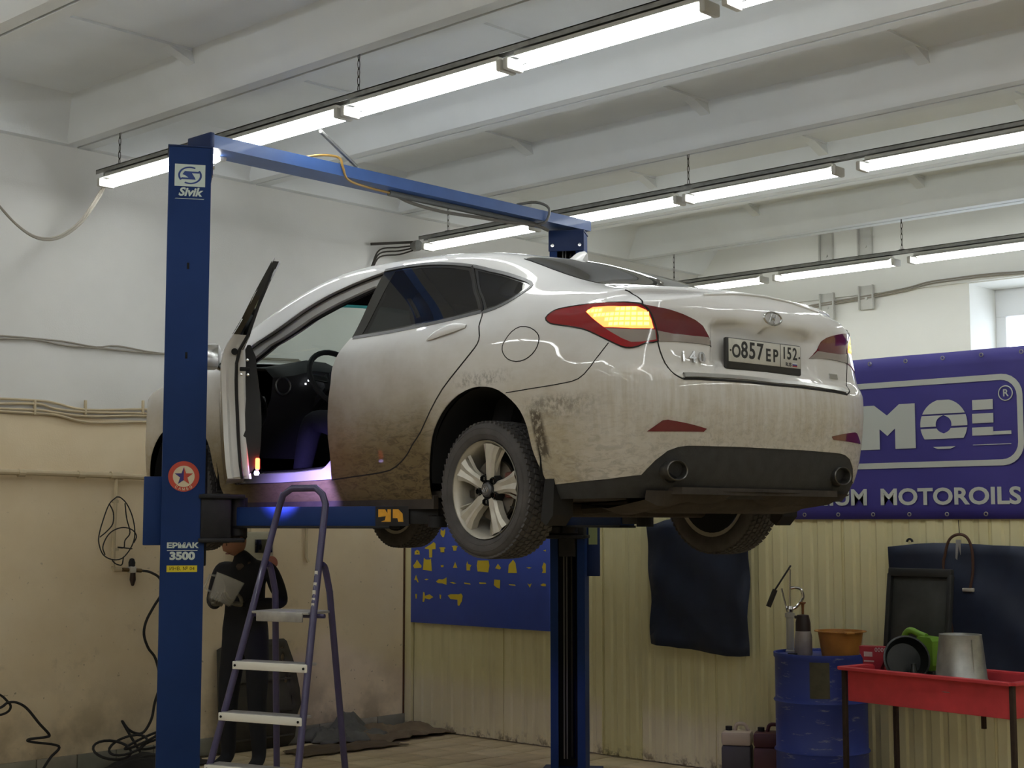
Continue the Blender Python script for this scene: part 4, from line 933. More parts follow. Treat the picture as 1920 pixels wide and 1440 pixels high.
# ================================================================ LIFT
_az = R(43.2); _p = math.atan(261/2770.0)
_fh = Vector((math.cos(_az), math.sin(_az), 0)); _rt = Vector((math.sin(_az), -math.cos(_az), 0))
_fw = _fh*math.cos(_p)+Z3*math.sin(_p); _up = Z3*math.cos(_p)-_fh*math.sin(_p)
def at(px, py, axis, val):
    """survey helper: where a sighted point meets a known plane of the room (axis 0 x, 1 y, 2 z)"""
    d = _fw*2770+_rt*(px-960)+_up*(720-py); o = Vector((0, 0, CAM_H)); return o+d*((val-o[axis])/d[axis])
M_BLUE = mat('blue_lift_enamel', srgb(28, 54, 106), .6, var=.08, vscale=5, coat=.0, spec=.2)
M_BAR = mat('lamplit_bar_enamel', srgb(62, 96, 158), .45, var=.1, vscale=6, coat=.1)  # lift blue made lighter, lamplight from the tubes nearby put into the colour
M_BLUE2 = mat('dark_blue_lift_enamel', srgb(28, 48, 92), .5, var=.12, vscale=7, spec=.3)
M_BLK = mat('greasy_black_steel', srgb(30, 30, 32), .55, .3, var=.3, vscale=14)
M_STICK = mat('pale_sticker', srgb(202, 214, 206), .5, var=.05)
def grp(n, loc, rz=0.): return empty(n, loc, rz)
LZ = 3.69; CW, CD = .235, .222           # column height, slot-face width, depth
def column(name, x, y, ang):
    """local +x is the open side"""
    c = empty(name, (x, y, 0), ang); hx, hy = CD/2, CW/2; t = .008
    prof = [(hx, .065), (hx, hy), (-hx, hy), (-hx, -hy), (hx, -hy), (hx, -.065), (hx-t, -.065), (hx-t, -hy+t), (-hx+t, -hy+t), (-hx+t, hy-t), (hx-t, hy-t), (hx-t, .065)]
    MB().prism(prof, (0, 0, .02), (1, 0, 0), (0, 1, 0), LZ-.02).build('column_profile', M_BLUE, c, 20)
    MB().box((0, 0, .01), (.42, .40, .02), bev=.003).build('base_plate', M_BLUE2, c)
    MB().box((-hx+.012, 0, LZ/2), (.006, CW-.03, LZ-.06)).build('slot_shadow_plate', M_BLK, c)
    MB().tube([(.0, .02, .1), (.0, .02, LZ-.1)], .017, 8).build('lifting_screw', M_CHROME, c)
    for yy in (-.035, -.015): MB().tube([(.04, yy, .1), (.04, yy, LZ-.1)], .005, 6).build('cable', M_RAILD, c)
    MB().box((hx+.004, 0, LZ-.07), (.010, CW+.012, .14), bev=.002).build('head_plate', M_BLUE2, c)
    for sy in (-1, 1): MB().lathe([(0, 0), (.012, .0), (.012, .008), (0, .009)], 8, Matrix.Rotation(R(90), 3, 'Y'), (hx+.009, sy*.095, LZ-.10)).build('bolt', M_CHROME, c)
    MB().box((0, 0, LZ+.004), (CD+.012, CW+.012, .008)).build('top_cap', M_BLUE2, c)
    for a in (.18, .3): MB().box((0, -hy-.001, LZ*.5+a*4), (.012, .003, .034), bev=.001).build('slot_hole', M_LINER, c)
    return c
M_RAILD = mat('dull_cable', srgb(120, 120, 118), .45, .7)
LIFT = tag(empty('two_post_lift', (6.14, 6.68, 0)), 'blue two-post vehicle lift carrying the white car', 'vehicle lift')
NX, FX, LY = 4.552, 7.69, 6.68
near = column('column', NX, LY, R(-33)); far = column('column', FX, LY, R(180+33))
def adopt(o, loc): o.parent = LIFT; o.location = (loc[0]-6.14, loc[1]-6.68, loc[2])
adopt(near, (NX, LY, 0)); adopt(far, (FX, LY, 0))
near['label'] = 'near blue column with stickers'; far['label'] = 'far blue column with open black slot'
# overhead bar: pressed channel, folded face towards the viewer
cb = empty('cross_bar'); adopt(cb, (0, 0, 0)); cb.location = (-6.14, -6.68, 0)
MB().prism([(-.105, 3.715), (.095, 3.715), (.095, 3.722), (-.098, 3.722), (-.098, 3.785), (-.105, 3.785)], (NX+.075, LY, 0), (0, 1, 0), (0, 0, 1), FX-NX+.045).build('bar_channel', M_BAR, cb, 20)
MB().prism([(.088, 3.722), (.095, 3.722), (.095, 3.785), (.088, 3.785)], (NX+.075, LY, 0), (0, 1, 0), (0, 0, 1), FX-NX+.045).build('bar_flange', M_BAR, cb, 20)
MB().box((NX+.07, LY, 3.755), (.03, .215, .085), bev=.006).build('bar_end', M_BLUE2, cb)
MB().tube([(5.98, LY-.03, 3.695), (7.30, LY-.03, 3.695)], .019, 8).build('trip_bar_pad', mat('grey_foam_pad', srgb(104, 106, 104), .9, var=.1, vscale=20), cb)
MB().tube(smooth_path([(7.30, LY-.03, 3.695), (7.33, LY-.11, 3.71), (7.34, LY-.13, 3.80), (7.24, LY-.10, 3.83), (7.14, LY-.02, 3.81)], 4), .009, 6).build('trip_bar_hook', M_RAILD, cb)
MB().tube(smooth_path([(5.32, LY+.06, 3.80), (5.40, LY-.06, 3.82), (5.50, LY-.12, 3.815), (5.53, LY-.125, 3.76), (5.60, LY-.09, 3.705), (5.80, LY-.04, 3.70), (6.02, LY-.03, 3.698)], 5), .0075, 6).build('trip_bar_rod', mat('brass_rod', srgb(176, 140, 74), .45, .3), cb)
# carriages and arms
def arm(pivot, tip, z, pad, sticker=False):
    p, q = Vector((*pivot, z)), Vector((*tip, z)); d = (q-p).normalized(); L = (q-p).length; s = Vector((d.y, -d.x, 0))
    a = empty('lift_arm', p); adopt(a, p); a.rotation_euler = (0, 0, math.atan2(d.y, d.x))
    MB().box((L*.40, 0, 0), (L*.80, .085, .10), bev=.006).build('outer_tube', M_BLUE, a)
    MB().box((L*.40, 0, -.055), (L*.80, .10, .014), bev=.002).build('lower_flange', M_BLK, a)
    MB().box((L*.86, 0, .0), (L*.32, .066, .080), bev=.004).build('telescopic_tube', M_BLK, a)
    MB().lathe([(0, -.055), (.048, -.055), (.048, 0), (.03, .005), (.03, .035), (.058, .04), (.058, pad), (0, pad)], 18, None, (L, 0, 0)).build('lifting_pad', M_BLK, a)
    MB().lathe([(0, -.10), (.052, -.10), (.052, .10), (0, .10)], 16, None, (0, 0, 0)).build('pivot_pin', M_BLK, a)
    if sticker:
        my = mat('yellow_warning_paint', srgb(222, 160, 40), .5, var=.15, vscale=30)
        for k, pg in enumerate(([(-.075, -.005), (-.075, .034), (-.035, .034), (-.02, .012), (-.02, .034), (.0, .034), (.0, -.028), (-.03, -.028), (-.06, -.028), (-.035, -.02), (-.03, .0)], [(.012, -.010), (.012, .034), (.045, .034), (.07, .012), (.075, -.028), (.045, -.028), (.04, -.010)])):
            MB().prism(pg, (L*.805, -.0445, 0), (1, 0, 0), (0, 0, 1), .0015).build('warning_mark', my, a, 0)
        MB().box((L*.81, -.0425, 0), (.20, .003, .098)).build('mark_background', M_BLK, a)
    return a
def cw_(x, y): 
    c, s = math.cos(R(-5.3)), math.sin(R(-5.3)); return (5.758+c*x-s*y, 4.677+s*x+c*y)
def carriage(x, y, ang, z):
    c = empty('carriage'); adopt(c, (x, y, z)); c.rotation_euler = (0, 0, ang)
    MB().box((.055, 0, .05), (.14, .115, .62), bev=.006).build('slide', M_BLK, c)
    MB().box((.17, 0, -.01), (.16, .26, .26), bev=.012).build('arm_yoke', M_BLK, c)
    for zz in (-.125, .105): MB().box((.20, 0, zz), (.24, .30, .022), bev=.004).build('yoke_plate', M_BLK, c)
    return c
AZ = 1.715
for x, ang, sd in ((NX, -33, -1), (FX, 213, 1)):
    carriage(x, LY, R(ang), AZ)
    o = Vector((x+math.cos(R(ang))*.26, LY+math.sin(R(ang))*.26))
    arm((o.x+.03*sd*0, o.y-.05), cw_(sd*.74, .52), AZ, .075, sd < 0)
    arm((o.x, o.y+.06), cw_(sd*.72, 2.05), AZ, .075)
# lock housing on the back of the near column and power box on the far one
un = Vector((math.cos(R(-33)), math.sin(R(-33)), 0)); nn = Vector((math.sin(R(-33)), -math.cos(R(-33)), 0))
b = empty('lock_housing'); adopt(b, (NX-un.x*.155, LY-un.y*.155, 1.745)); b.rotation_euler = (0, 0, R(-33))
MB().box((0, .0, 0), (.095, .16, .36), bev=.005).build('cover', M_BLUE, b)
b = empty('switch_box'); adopt(b, (FX+.115, LY-.115, 1.50)); b.rotation_euler = (0, 0, R(33))
MB().box((0, 0, 0), (.03, .09, .36), bev=.004).build('cover', M_BLUE2, b); MB().box((-.017, 0, .10), (.003, .06, .13)).build('label_plate', mat('green_label', srgb(150, 160, 110), .6), b)
# stickers on the side face of the near column
fo = Vector((NX, LY, 0))+nn*(CW/2+.0012)
def st(x, z): return fo+un*x+Z3*z
sk_ = empty('column_sticker'); sk_.parent = LIFT; sk_.location = (-6.14, -6.68, 0)
MB().prism([(-.08, -.06), (.08, -.06), (.08, .06), (-.08, .06)], st(0, 3.535), un, Z3, .001).build('sticker_sheet', M_STICK, sk_, 0)
M_LOGO = mat('logo_blue', srgb(40, 66, 132), .5)
def ringp(cx, cz, r0, r1, a0, a1, n=20, sx=1.): return [(cx+sx*r1*math.cos(R(a0+(a1-a0)*i/n)), cz+r1*math.sin(R(a0+(a1-a0)*i/n))) for i in range(n+1)]+[(cx+sx*r0*math.cos(R(a1-(a1-a0)*i/n)), cz+r0*math.sin(R(a1-(a1-a0)*i/n))) for i in range(n+1)]
def flat(name, poly, z, m, par, lift=.0013): return MB().prism(poly, st(0, z)+nn*lift*0.9, un, Z3, .0006).build(name, m, par, 0)
for a0, a1 in ((62, 215), (-118, 35)): flat('logo_arc', ringp(0, 0, .040, .048, a0, a1, sx=1.3), 3.535, M_LOGO, sk_)
flat('logo_s', [(-.040, .004), (-.028, .022), (.052, .022), (.046, .012), (.010, .012), (.026, -.012), (.030, -.022), (-.050, -.022), (-.044, -.012), (-.008, -.012), (-.026, .000)], 3.535, M_LOGO, sk_)
text_obj('logo_lettering', 'Sivik', st(0, 3.443)+nn*.001, un, Z3, .062, M_STICK, sk_, bold=.0022, depth=.0005, shear=.25, xs=1.05)
MB().prism([(-.078, -.0015), (.072, -.0015), (.078, .0015), (-.072, .0015)], st(0, 3.408), un, Z3, .001).build('underline', M_STICK, sk_, 0)
s2 = empty('star_sticker'); s2.parent = LIFT; s2.location = (-6.14, -6.68, 0)
M_SR = mat('sticker_red', srgb(196, 72, 52), .5); M_SC = mat('sticker_cream', srgb(222, 208, 176), .5); M_SB = mat('sticker_blue', srgb(58, 44, 120), .5)
zc_ = 1.925; crc = lambda r, n=40: [(r*math.cos(2*math.pi*i/n), r*math.sin(2*math.pi*i/n)) for i in range(n)]
flat('red_ring', crc(.080), zc_, M_SR, s2, .0003); flat('cream_disc', crc(.056), zc_, M_SC, s2, .0012)
star = [(( .050 if i % 2 == 0 else .020)*math.sin(R(36*i)), (.050 if i % 2 == 0 else .020)*math.cos(R(36*i))) for i in range(10)]
flat('star_half', [(0, .050)]+[p for p in star if p[0] > .001]+[(0, -.020)], zc_, M_SR, s2, .0021); flat('star_half', [(0, -.020)]+[p for p in star if p[0] < -.001]+[(0, .050)], zc_, M_SB, s2, .0021)
for i, ch in enumerate('САМБО'):
    a = R(-90+(i-2)*17); text_obj('ring_letter', ch, st(.068*math.cos(a), zc_+.068*math.sin(a))+nn*.0018, un*math.cos(a+R(90))+Z3*math.sin(a+R(90)), Z3*math.cos(a+R(90))-un*math.sin(a+R(90)), .019, M_SC, s2, depth=.0004, bold=.0004)
s3 = empty('capacity_sticker'); s3.parent = LIFT; s3.location = (-6.14, -6.68, 0)
text_obj('model_lettering', 'ЕРМАК', st(0, 1.563)+nn*.0002, un, Z3, .036, M_STICK, s3, bold=.0018, depth=.0005, xs=1.28)
MB().prism([(-.078, -.002), (.078, -.002), (.078, .002), (-.078, .002)], st(0, 1.538), un, Z3, .001).build('underline', M_STICK, s3, 0)
text_obj('model_number', '3500', st(0, 1.508)+nn*.0002, un, Z3, .054, M_STICK, s3, bold=.0028, depth=.0005, xs=1.2)
MB().prism([(-.078, -.017), (.078, -.017), (.078, .017), (-.078, .017)], st(0, 1.443), un, Z3, .001).build('inventory_label', mat('yellow_label', srgb(224, 204, 40), .5), s3, 0)
text_obj('inventory_lettering', 'ИНВ. № 04', st(0, 1.443)+nn*.0012, un, Z3, .026, M_LINER, s3, depth=.0004)
# cables of the lift
cbl = MB().tube(smooth_path([at(735, 362, 1, LY+.02), at(770, 380, 1, LY-.02), at(830, 397, 1, LY-.05), at(900, 408, 1, LY-.05), at(960, 418, 1, LY-.05), at(1000, 421, 1, LY-.05), at(1028, 432, 1, LY-.05)], 5), .011, 6).build('slack_cable', mat('grey_hose', srgb(110, 106, 98), .7), None); cbl.parent = LIFT; cbl.location = (-6.14, -6.68, 0)
# ================================================================ THINGS IN THE WORKSHOP
from mathutils import noise
# ---- banner on the partition
BX = XW-.035; bu, bv = Vector((0, -1, 0)), Z3
by0, by1, bz0, bz1 = 6.35, 2.65, 1.705, 2.725
M_BAN = mat('violet_blue_banner', srgb(62, 56, 140), .55, var=.07, vscale=4); M_BG = mat('banner_grey', srgb(196, 202, 196), .6)
ban = empty('banner', (BX, (by0+by1)/2, bz0)); tag(ban, 'violet blue motor oil banner with grey lettering on the sheet partition', 'banner')
def bl(y, z): return Vector((0, y-(by0+by1)/2, z-bz0))
g = []
for i in range(13):
    z = bz0+(bz1-bz0)*i/12
    g.append([bl(by0+(by1-by0)*j/40, z)+Vector((.006*math.sin(j*.9+i*.5)*(.5+.5*math.cos(i*.5)), 0, 0)) for j in range(41)])
o = MB().sheet(g).build('cloth', M_BAN, ban, 60); md = o.modifiers.new('t', 'SOLIDIFY'); md.thickness = .002
MEY = mat('eyelet_steel', srgb(170, 170, 170), .35, .8)
for z in (bz1-.035, bz0+.030):
    for k in range(15):
        p = bl(by0-.10-k*.2505, z)+Vector((-.010, 0, 0)); MB().tube([p+Vector((0, .011*math.cos(a), .011*math.sin(a))) for a in [2*math.pi*q/10 for q in range(10)]], .0035, 5, closed=True).build('eyelet', MEY, ban)
def bpoly(name, poly, m=M_BG, lift=-.0085): return MB().prism(poly, bl(0, 0)*0+Vector((lift, 0, 0)), Vector((0, -1, 0)), Z3, .001).build(name, m, ban, 0)
def bq(px, py):
    p = at(px, py, 0, BX-.01); return (-(p.y-(by0+by1)/2), p.z-bz0)
def bxy(y, z): return (-(y-(by0+by1)/2), z-bz0)
# rounded frame: outer right edge and rails running left behind the car
def rrect(x0, x1, z0, z1, r, n=6):
    o = []
    for cx, cz, a in ((x1-r, z1-r, 0), (x0+r, z1-r, 90), (x0+r, z0+r, 180), (x1-r, z0+r, 270)): o += [(cx+r*math.cos(R(a+90*i/n)), cz+r*math.sin(R(a+90*i/n))) for i in range(n+1)]
    return o
fx1 = bq(1919, 800)[0]; ft, fb = bq(1860, 702)[1], bq(1860, 873)[1]; fx0 = fx1-2.75; t_ = .036
out = rrect(fx0, fx1, fb, ft, .13); inn_ = rrect(fx0+t_, fx1-t_, fb+t_, ft-t_, .10); fr_ = MB(); n = len(out)
vs = [Vector((-.0085, -a, b)) for a, b in out]+[Vector((-.0085, -a, b)) for a, b in inn_]; fr_.add(vs, [(i, (i+1) % n, (i+1) % n+n, i+n) for i in range(n)]); fr_.build('frame_print', M_BG, ban, 0)
def rect(px0, py0, px1, py1): a, b = bq(px0, py1), bq(px1, py0); return [(a[0], a[1]), (b[0], a[1]), (b[0], b[1]), (a[0], b[1])]
zt, zb2 = bq(1700, 757)[1], bq(1700, 841)[1]; h = zt-zb2
mx0, mx1 = bq(1612, 800)[0], bq(1716, 800)[0]; w = mx1-mx0
bpoly('letter_m', [(mx0, zb2), (mx0, zt), (mx0+w*.27, zt), (mx0+w*.5, zt-h*.24), (mx0+w*.72, zt), (mx1, zt), (mx1, zb2), (mx1-w*.36, zb2), (mx1-w*.36, zb2+h*.46), (mx0+w*.5, zb2+h*.30), (mx0+w*.36, zb2+h*.46), (mx0+w*.36, zb2)])
ox, oz = bq(1769, 796)[0], (zt+zb2)/2; ro = .155; ri = .052
def circ_band(z0, z1, hole):
    L_, R_ = [], []
    for i in range(9):
        z = z0+(z1-z0)*i/8; x = math.sqrt(max(0, ro*ro-z*z)); L_.append((ox-x, oz+z)); R_.append((ox+x, oz+z))
    if not hole: return [L_+R_[::-1]]
    res = []
    for sgn, side in ((-1, L_), (1, R_)):
        inner = [(ox+sgn*math.sqrt(max(0, ri*ri-(z0+(z1-z0)*i/8)**2)), oz+z0+(z1-z0)*i/8) for i in range(9)]
        res.append(side+inner[::-1])
    return res
for z0, z1, hole in ((.066, .150, False), (-.012, .056, True), (-.088, -.024, True), (-.150, -.136, False)):
    for pg in circ_band(z0, z1, hole): bpoly('letter_o_band', pg)
for r4 in ((1823, 748, 1861, 769), (1823, 774, 1862, 794), (1823, 800, 1862, 817), (1862, 807, 1896, 815), (1824, 831, 1896, 835)): bpoly('letter_l_bar', rect(*r4))
p = at(1885, 737, 0, BX-.01); rx_ = bq(1885, 737)
MB().tube([Vector((-.0095, -(rx_[0]+.043*math.cos(a)), rx_[1]+.043*math.sin(a))) for a in [2*math.pi*q/28 for q in range(28)]], .0035, 5, closed=True).build('registered_ring', M_BG, ban)
text_obj('registered_letter', 'R', Vector((-.0085, -rx_[0], rx_[1])), bu, bv, .06, M_BG, ban, bold=.001, depth=.0005)
for word, px in (('PREMIUM', 1627), ('MOTOROILS', 1915)): text_obj('slogan_word', word, Vector((-.0085, -(bq(px, 933)[0]), bq(1700, 933)[1])), bu, bv, .140, M_BG, ban, bold=.0040, depth=.0005, align='RIGHT', xs=1.17)
# ---- blue tool board with yellow silhouettes
tb = empty('tool_board', (XW-.04, 8.30, .87)); tag(tb, 'blue tool shadow board with yellow silhouettes on the sheet partition', 'tool board')
MB().box((0, -.05, .40), (.016, 1.53, .80), bev=.002).build('panel', mat('tool_board_blue', srgb(62, 88, 190), .5, var=.05), tb)
M_YEL = mat('silhouette_yellow', srgb(226, 202, 60), .55)
def tq(cx, cy):   # crop coordinates of the board study -> board plane
    p = at(760+cx/6.857, 970+cy/6.857, 0, XW-.05); return (-(p.y-8.30), p.z-.87)
shapes = [[(150,415),(180,435),(185,478),(120,478),(122,440)], [(245,395),(330,345),(365,318),(388,340),(388,410),(345,412),(343,515),(308,518),(305,412),(270,408)], [(430,392),(455,385),(500,385),(518,395),(500,405),(500,450),(452,448),(450,405)], [(595,370),(640,362),(675,376),(660,390),(655,428),(618,430),(612,388)],
 [(455,150),(470,170),(495,170),(510,150),(512,200),(495,255),(475,252),(452,215)], [(150,545),(180,590),(210,625),(200,650),(115,655),(100,620),(125,590)], [(240,522),(260,542),(315,542),(328,530),(340,690),(225,675)], [(455,615),(490,612),(490,640),(460,642)], [(640,575),(668,650),(612,650)], [(797,565),(805,600),(850,615),(832,645),(832,683),(788,683),(785,605)],
 [(930,555),(1068,555),(1080,620),(1065,708),(930,695),(918,620)], [(1190,598),(1230,650),(1215,672),(1155,655)], [(1385,545),(1415,590),(1433,715),(1322,715),(1330,610)], [(1555,645),(1590,640),(1625,648),(1590,660)], [(1780,580),(1805,600),(1805,715),(1758,715),(1770,680),(1758,640)],
 [(138,740),(150,780),(170,830),(160,838),(140,805),(115,805)], [(245,798),(275,788),(300,798),(270,808)], [(395,825),(430,795),(480,800),(530,772),(528,868),(480,850),(420,845)], [(570,835),(610,830),(655,850),(620,855)], [(755,838),(830,850),(840,865),(760,855)], [(950,835),(1030,840),(1040,855),(955,855)],
 [(1145,800),(1218,805),(1215,918),(1170,900),(1138,870)], [(1330,858),(1410,865),(1415,880),(1335,872)], [(1570,850),(1595,865),(1622,850),(1600,905)], [(1735,870),(1770,850),(1805,858),(1805,885),(1765,885)], [(128,985),(150,985),(145,1045),(132,1045)], [(230,960),(245,965),(250,1010),(310,990),(358,1025),(310,1055),(252,1040),(240,1088),(222,1085)], [(440,990),(460,1000),(455,1050),(442,1040)],
 [(545,1005),(580,988),(690,990),(715,978),(737,1010),(725,1080),(690,1140),(672,1130),(670,1060),(580,1050)], [(1770,425),(1805,415),(1805,440)]]
for pg in shapes: MB().prism([tq(*q) for q in pg], Vector((-.0085, 0, 0)), Vector((0, -1, 0)), Z3, .002).build('silhouette', M_YEL, tb, 0)
for k in (0, 1, 2): MB().prism([tq(*q) for q in ((150+k*330, 452), (165+k*330, 452), (165+k*330, 460), (150+k*330, 460))], Vector((-.0105, 0, 0)), Vector((0, -1, 0)), Z3, .003).build('hook', M_LINER, tb, 0)
# ---- hanging dark blue covers
M_TARP = mat('dark_blue_cover', srgb(34, 44, 66), .6, var=.2, vscale=5); 
def tarp(name, ys, z0s, z1s, label, ped):
    o = empty(name, (XW-.05, (ys[0]+ys[-1])/2, min(z0s))); n = len(ys); rows = []
    for i in range(n):
        rows.append([Vector((-.02-.035*math.sin(i*1.7+j*.35)**2-.02*math.sin(j*.9+i), ys[i]-(ys[0]+ys[-1])/2+ped*math.sin(j*.4)*(i-n/2)*.003, z0s[i]+(z1s[i]-z0s[i])*j/14-min(z0s))) for j in range(15)])
    b = MB().sheet(rows).build('cloth', M_TARP, o, 60); md = b.modifiers.new('t', 'SOLIDIFY'); md.thickness = .004
    tag(o, label, 'cover'); return o
ty = [6.50-(6.50-5.66)*i/10 for i in range(11)]
t1 = tarp('hanging_cover', ty, [.835, .83, .825, .82, .815, .81, .80, .795, .79, .79, .80], [1.66, 1.68, 1.70, 1.715, 1.73, 1.735, 1.74, 1.74, 1.73, 1.72, 1.70], 'dark blue vinyl cover hanging on the partition behind the rear wheel', 1)
ty = [4.60-(4.60-3.05)*i/16 for i in range(17)]
t2 = tarp('hanging_cover', ty, [.62+.01*math.sin(i) for i in range(17)], [1.535, 1.545, 1.555, 1.56, 1.56, 1.558, 1.555, 1.55, 1.548, 1.545, 1.542, 1.54, 1.54, 1.535, 1.53, 1.53, 1.525], 'dark blue vinyl cover hanging behind the red parts washer', 1)
MB().tube(arc((-.03, 0.655, .955), .018, 0, 180, 8, (0, 1, 0), (0, 0, 1)), .007, 6).build('hook_eye', M_BLK, t2)
# ---- blue oil drum
def drum():
    o = empty('oil_drum', (8.07, 4.955, 0)); r = .286
    mb_ = NT('scuffed_blue_drum'); n_ = mb_.noise(7, 6, .7, mb_.mapv((1, 1, 5))); mb_.put(mb_.b.inputs['Base Color'], mb_.mix(mb_.ramp(n_, .60, .70), srgb(48, 66, 150), srgb(140, 146, 178))); mb_.b.inputs['Roughness'].default_value = .45
    prof = [(0, .012), (r-.012, .012), (r, .0), (r, .03), (r-.006, .035), (r-.006, .28), (r+.006, .295), (r-.006, .31), (r-.006, .58), (r+.006, .595), (r-.006, .61), (r-.006, .85), (r+.002, .86), (r+.002, .885), (r-.010, .885), (r-.012, .868), (0, .868)]
    MB().lathe(prof, 40).build('shell', mb_.m, o, 40); 
    MB().lathe([(0, .868), (.03, .868), (.03, .882), (0, .882)], 12, None, (-.16, .1, 0)).build('bung', M_BLK, o)
    g = [[Vector(((r-.002)*math.cos(a), (r-.002)*math.sin(a), z)) for a in [R(198+6*i) for i in range(5)]] for z in (.63, .845)]
    MB().sheet(g).build('old_label', mat('peeled_label', srgb(84, 80, 62), .8, var=.2, vscale=25), o)
    return tag(o, 'blue steel oil drum standing against the sheet partition', 'drum')
drum()
# ---- hand pump on the drum
hp = empty('hand_pump', (8.098, 5.19, .868)); tag(hp, 'hand lever pump with chrome spout on the blue drum', 'pump')
MCL = mat('cloudy_pump_barrel', srgb(176, 174, 164), .35, .2); MB().lathe([(0, 0), (.030, 0), (.030, .012), (.024, .016), (.024, .215), (.031, .22), (.031, .245), (0, .25)], 18).build('barrel', MCL, hp)
MB().lathe([(0, .25), (.02, .25), (.026, .27), (.018, .29), (0, .295)], 14).build('pump_head', M_CHROME, hp)
tdir = _rt; MB().tube(smooth_path([tdir*.012+Z3*.268, tdir*.05+Z3*.29, tdir*.085+Z3*.34, tdir*.075+Z3*.39, tdir*.04+Z3*.405, tdir*.008+Z3*.40], 5), .0095, 8).build('spout', M_CHROME, hp)
MB().tube([Z3*.28, Z3*.52+tdir*.006], .005, 6).build('plunger_rod', M_CHROME, hp)
MB().tube([tdir*-.02+Z3*.27, tdir*-.05+Z3*.40], .006, 6).build('link', M_CHROME, hp)
MB().bar(tdir*.012+Z3*.545, tdir*-.095+Z3*.385, .016, .010, bev=.003).build('lever', M_BLK, hp)
MB().tube([tdir*-.09+Z3*.392, tdir*-.135+Z3*.285], .0165, 8).build('lever_grip', mat('black_grip', srgb(36, 32, 26), .8), hp)
# ---- pressure sprayer
sp = empty('pressure_sprayer', (7.98, 5.02, .868)); tag(sp, 'small pressure sprayer with brown pump knob on the drum', 'sprayer')
MB().lathe([(0, 0), (.050, 0), (.055, .01), (.054, .10), (.046, .15), (.035, .165), (0, .17)], 20).build('bottle', mat('milky_bottle', srgb(150, 142, 136), .5, var=.1, vscale=20), sp)
MB().lathe([(.047, .148), (.046, .20), (.036, .245), (.0, .25)], 18).build('collar', mat('dark_brown_plastic', srgb(40, 28, 28), .5), sp)
MB().bar(_rt*.02+Z3*.235, _rt*.045+Z3*.10, .022, .018, (0, 1, 0), bev=.005).build('trigger_handle', MATS['dark_brown_plastic'], sp)
MB().bar(_rt*-.01+Z3*.235, _rt*-.052+Z3*.232, .018, .018, bev=.004).build('nozzle', MATS['dark_brown_plastic'], sp)
MB().lathe([(.008, .25), (.008, .285), (.010, .31), (.020, .318), (.020, .324), (0, .324)], 14).build('pump_knob', mat('amber_knob', srgb(120, 72, 28), .5), sp)
# ---- orange basin
bs = empty('basin', (8.05, 4.80, .868)); tag(bs, 'round orange plastic basin on the blue drum', 'basin')
MO = mat('worn_orange_plastic', srgb(168, 112, 44), .55, var=.22, vscale=9)
MB().lathe([(0, .004), (.105, .004), (.112, .0), (.128, .10), (.136, .148), (.158, .152), (.158, .157), (.136, .157), (.125, .10), (.105, .010), (0, .010)], 32).build('bowl', MO, bs, 40)
MB().box(Vector((-.10, -.12, .153)), (.06, .05, .012), Matrix.Rotation(R(50), 3, 'Z'), bev=.003).build('handle', mat('orange_handle', srgb(190, 132, 60), .5), bs)
# ---- red parts washer tray on legs
A_, B_ = Vector((7.49, 4.47, 0)), Vector((7.33, 3.38, 0)); du = (B_-A_).normalized(); dv = Vector((-du.y, du.x, 0)); TL_, TD = (B_-A_).length, .50
tw = empty('parts_washer_tray', (0, 0, 0)); org = (A_+B_)/2+dv*TD/2; tw.location = org; tw.rotation_euler = (0, 0, math.atan2(du.y, du.x)); tag(tw, 'red steel tray table on thin rusty legs right of the blue drum', 'tray table')
MRD = mat('dirty_red_enamel', srgb(208, 64, 72), .5, var=.2, vscale=7); hx, hy = TL_/2, TD/2; zr_, zb_ = .86, .68
b = MB()
def wallp(x0, y0, x1, y1): b.bar((x0, y0, (zr_+zb_)/2), (x1, y1, (zr_+zb_)/2), .006, zr_-zb_, (0, 0, 1))
for q in ((-hx+.03, -hy+.03, hx-.03, -hy+.03), (-hx+.03, hy-.03, hx-.03, hy-.03), (-hx+.03, -hy+.03, -hx+.03, hy-.03), (hx-.03, -hy+.03, hx-.03, hy-.03)): wallp(*q)
b.box((0, 0, zb_), (2*hx-.06, 2*hy-.06, .006)); b.build('basin', MRD, tw, 0)
MB().prism([(-hx+.035, -hy+.035), (hx-.035, -hy+.035), (hx-.035, hy-.035), (-hx+.035, hy-.035)], (0, 0, .775), (1, 0, 0), (0, 1, 0), .004).build('inner_grid', M_BLK, tw)
rim = MB()
for a, c in (((-hx, -hy), (hx, -hy)), ((hx, -hy), (hx, hy)), ((hx, hy), (-hx, hy)), ((-hx, hy), (-hx, -hy))): rim.bar((*a, zr_), (*c, zr_), .05, .018, (0, 0, 1), .004)
rim.build('rim', MRD, tw, 20)
MLG = mat('rusty_leg', srgb(58, 44, 36), .7, .3, var=.3, vscale=20)
for sx in (-1, 1):
    for sy in (-1, 1): MB().bar((sx*(hx-.012), sy*(hy-.02), 0), (sx*(hx-.012), sy*(hy-.02), zr_-.01), .026, .026, (0, 1, 0), .003).build('leg', MLG, tw)
MB().bar((hx*.38, 0, zb_-.10), (hx*.38, 0, zb_), .02, .02, (0, 1, 0)).build('drain_stub', MLG, tw)
def tw_pt(px, py, z): return at(px, py, 2, z)
TB = .779
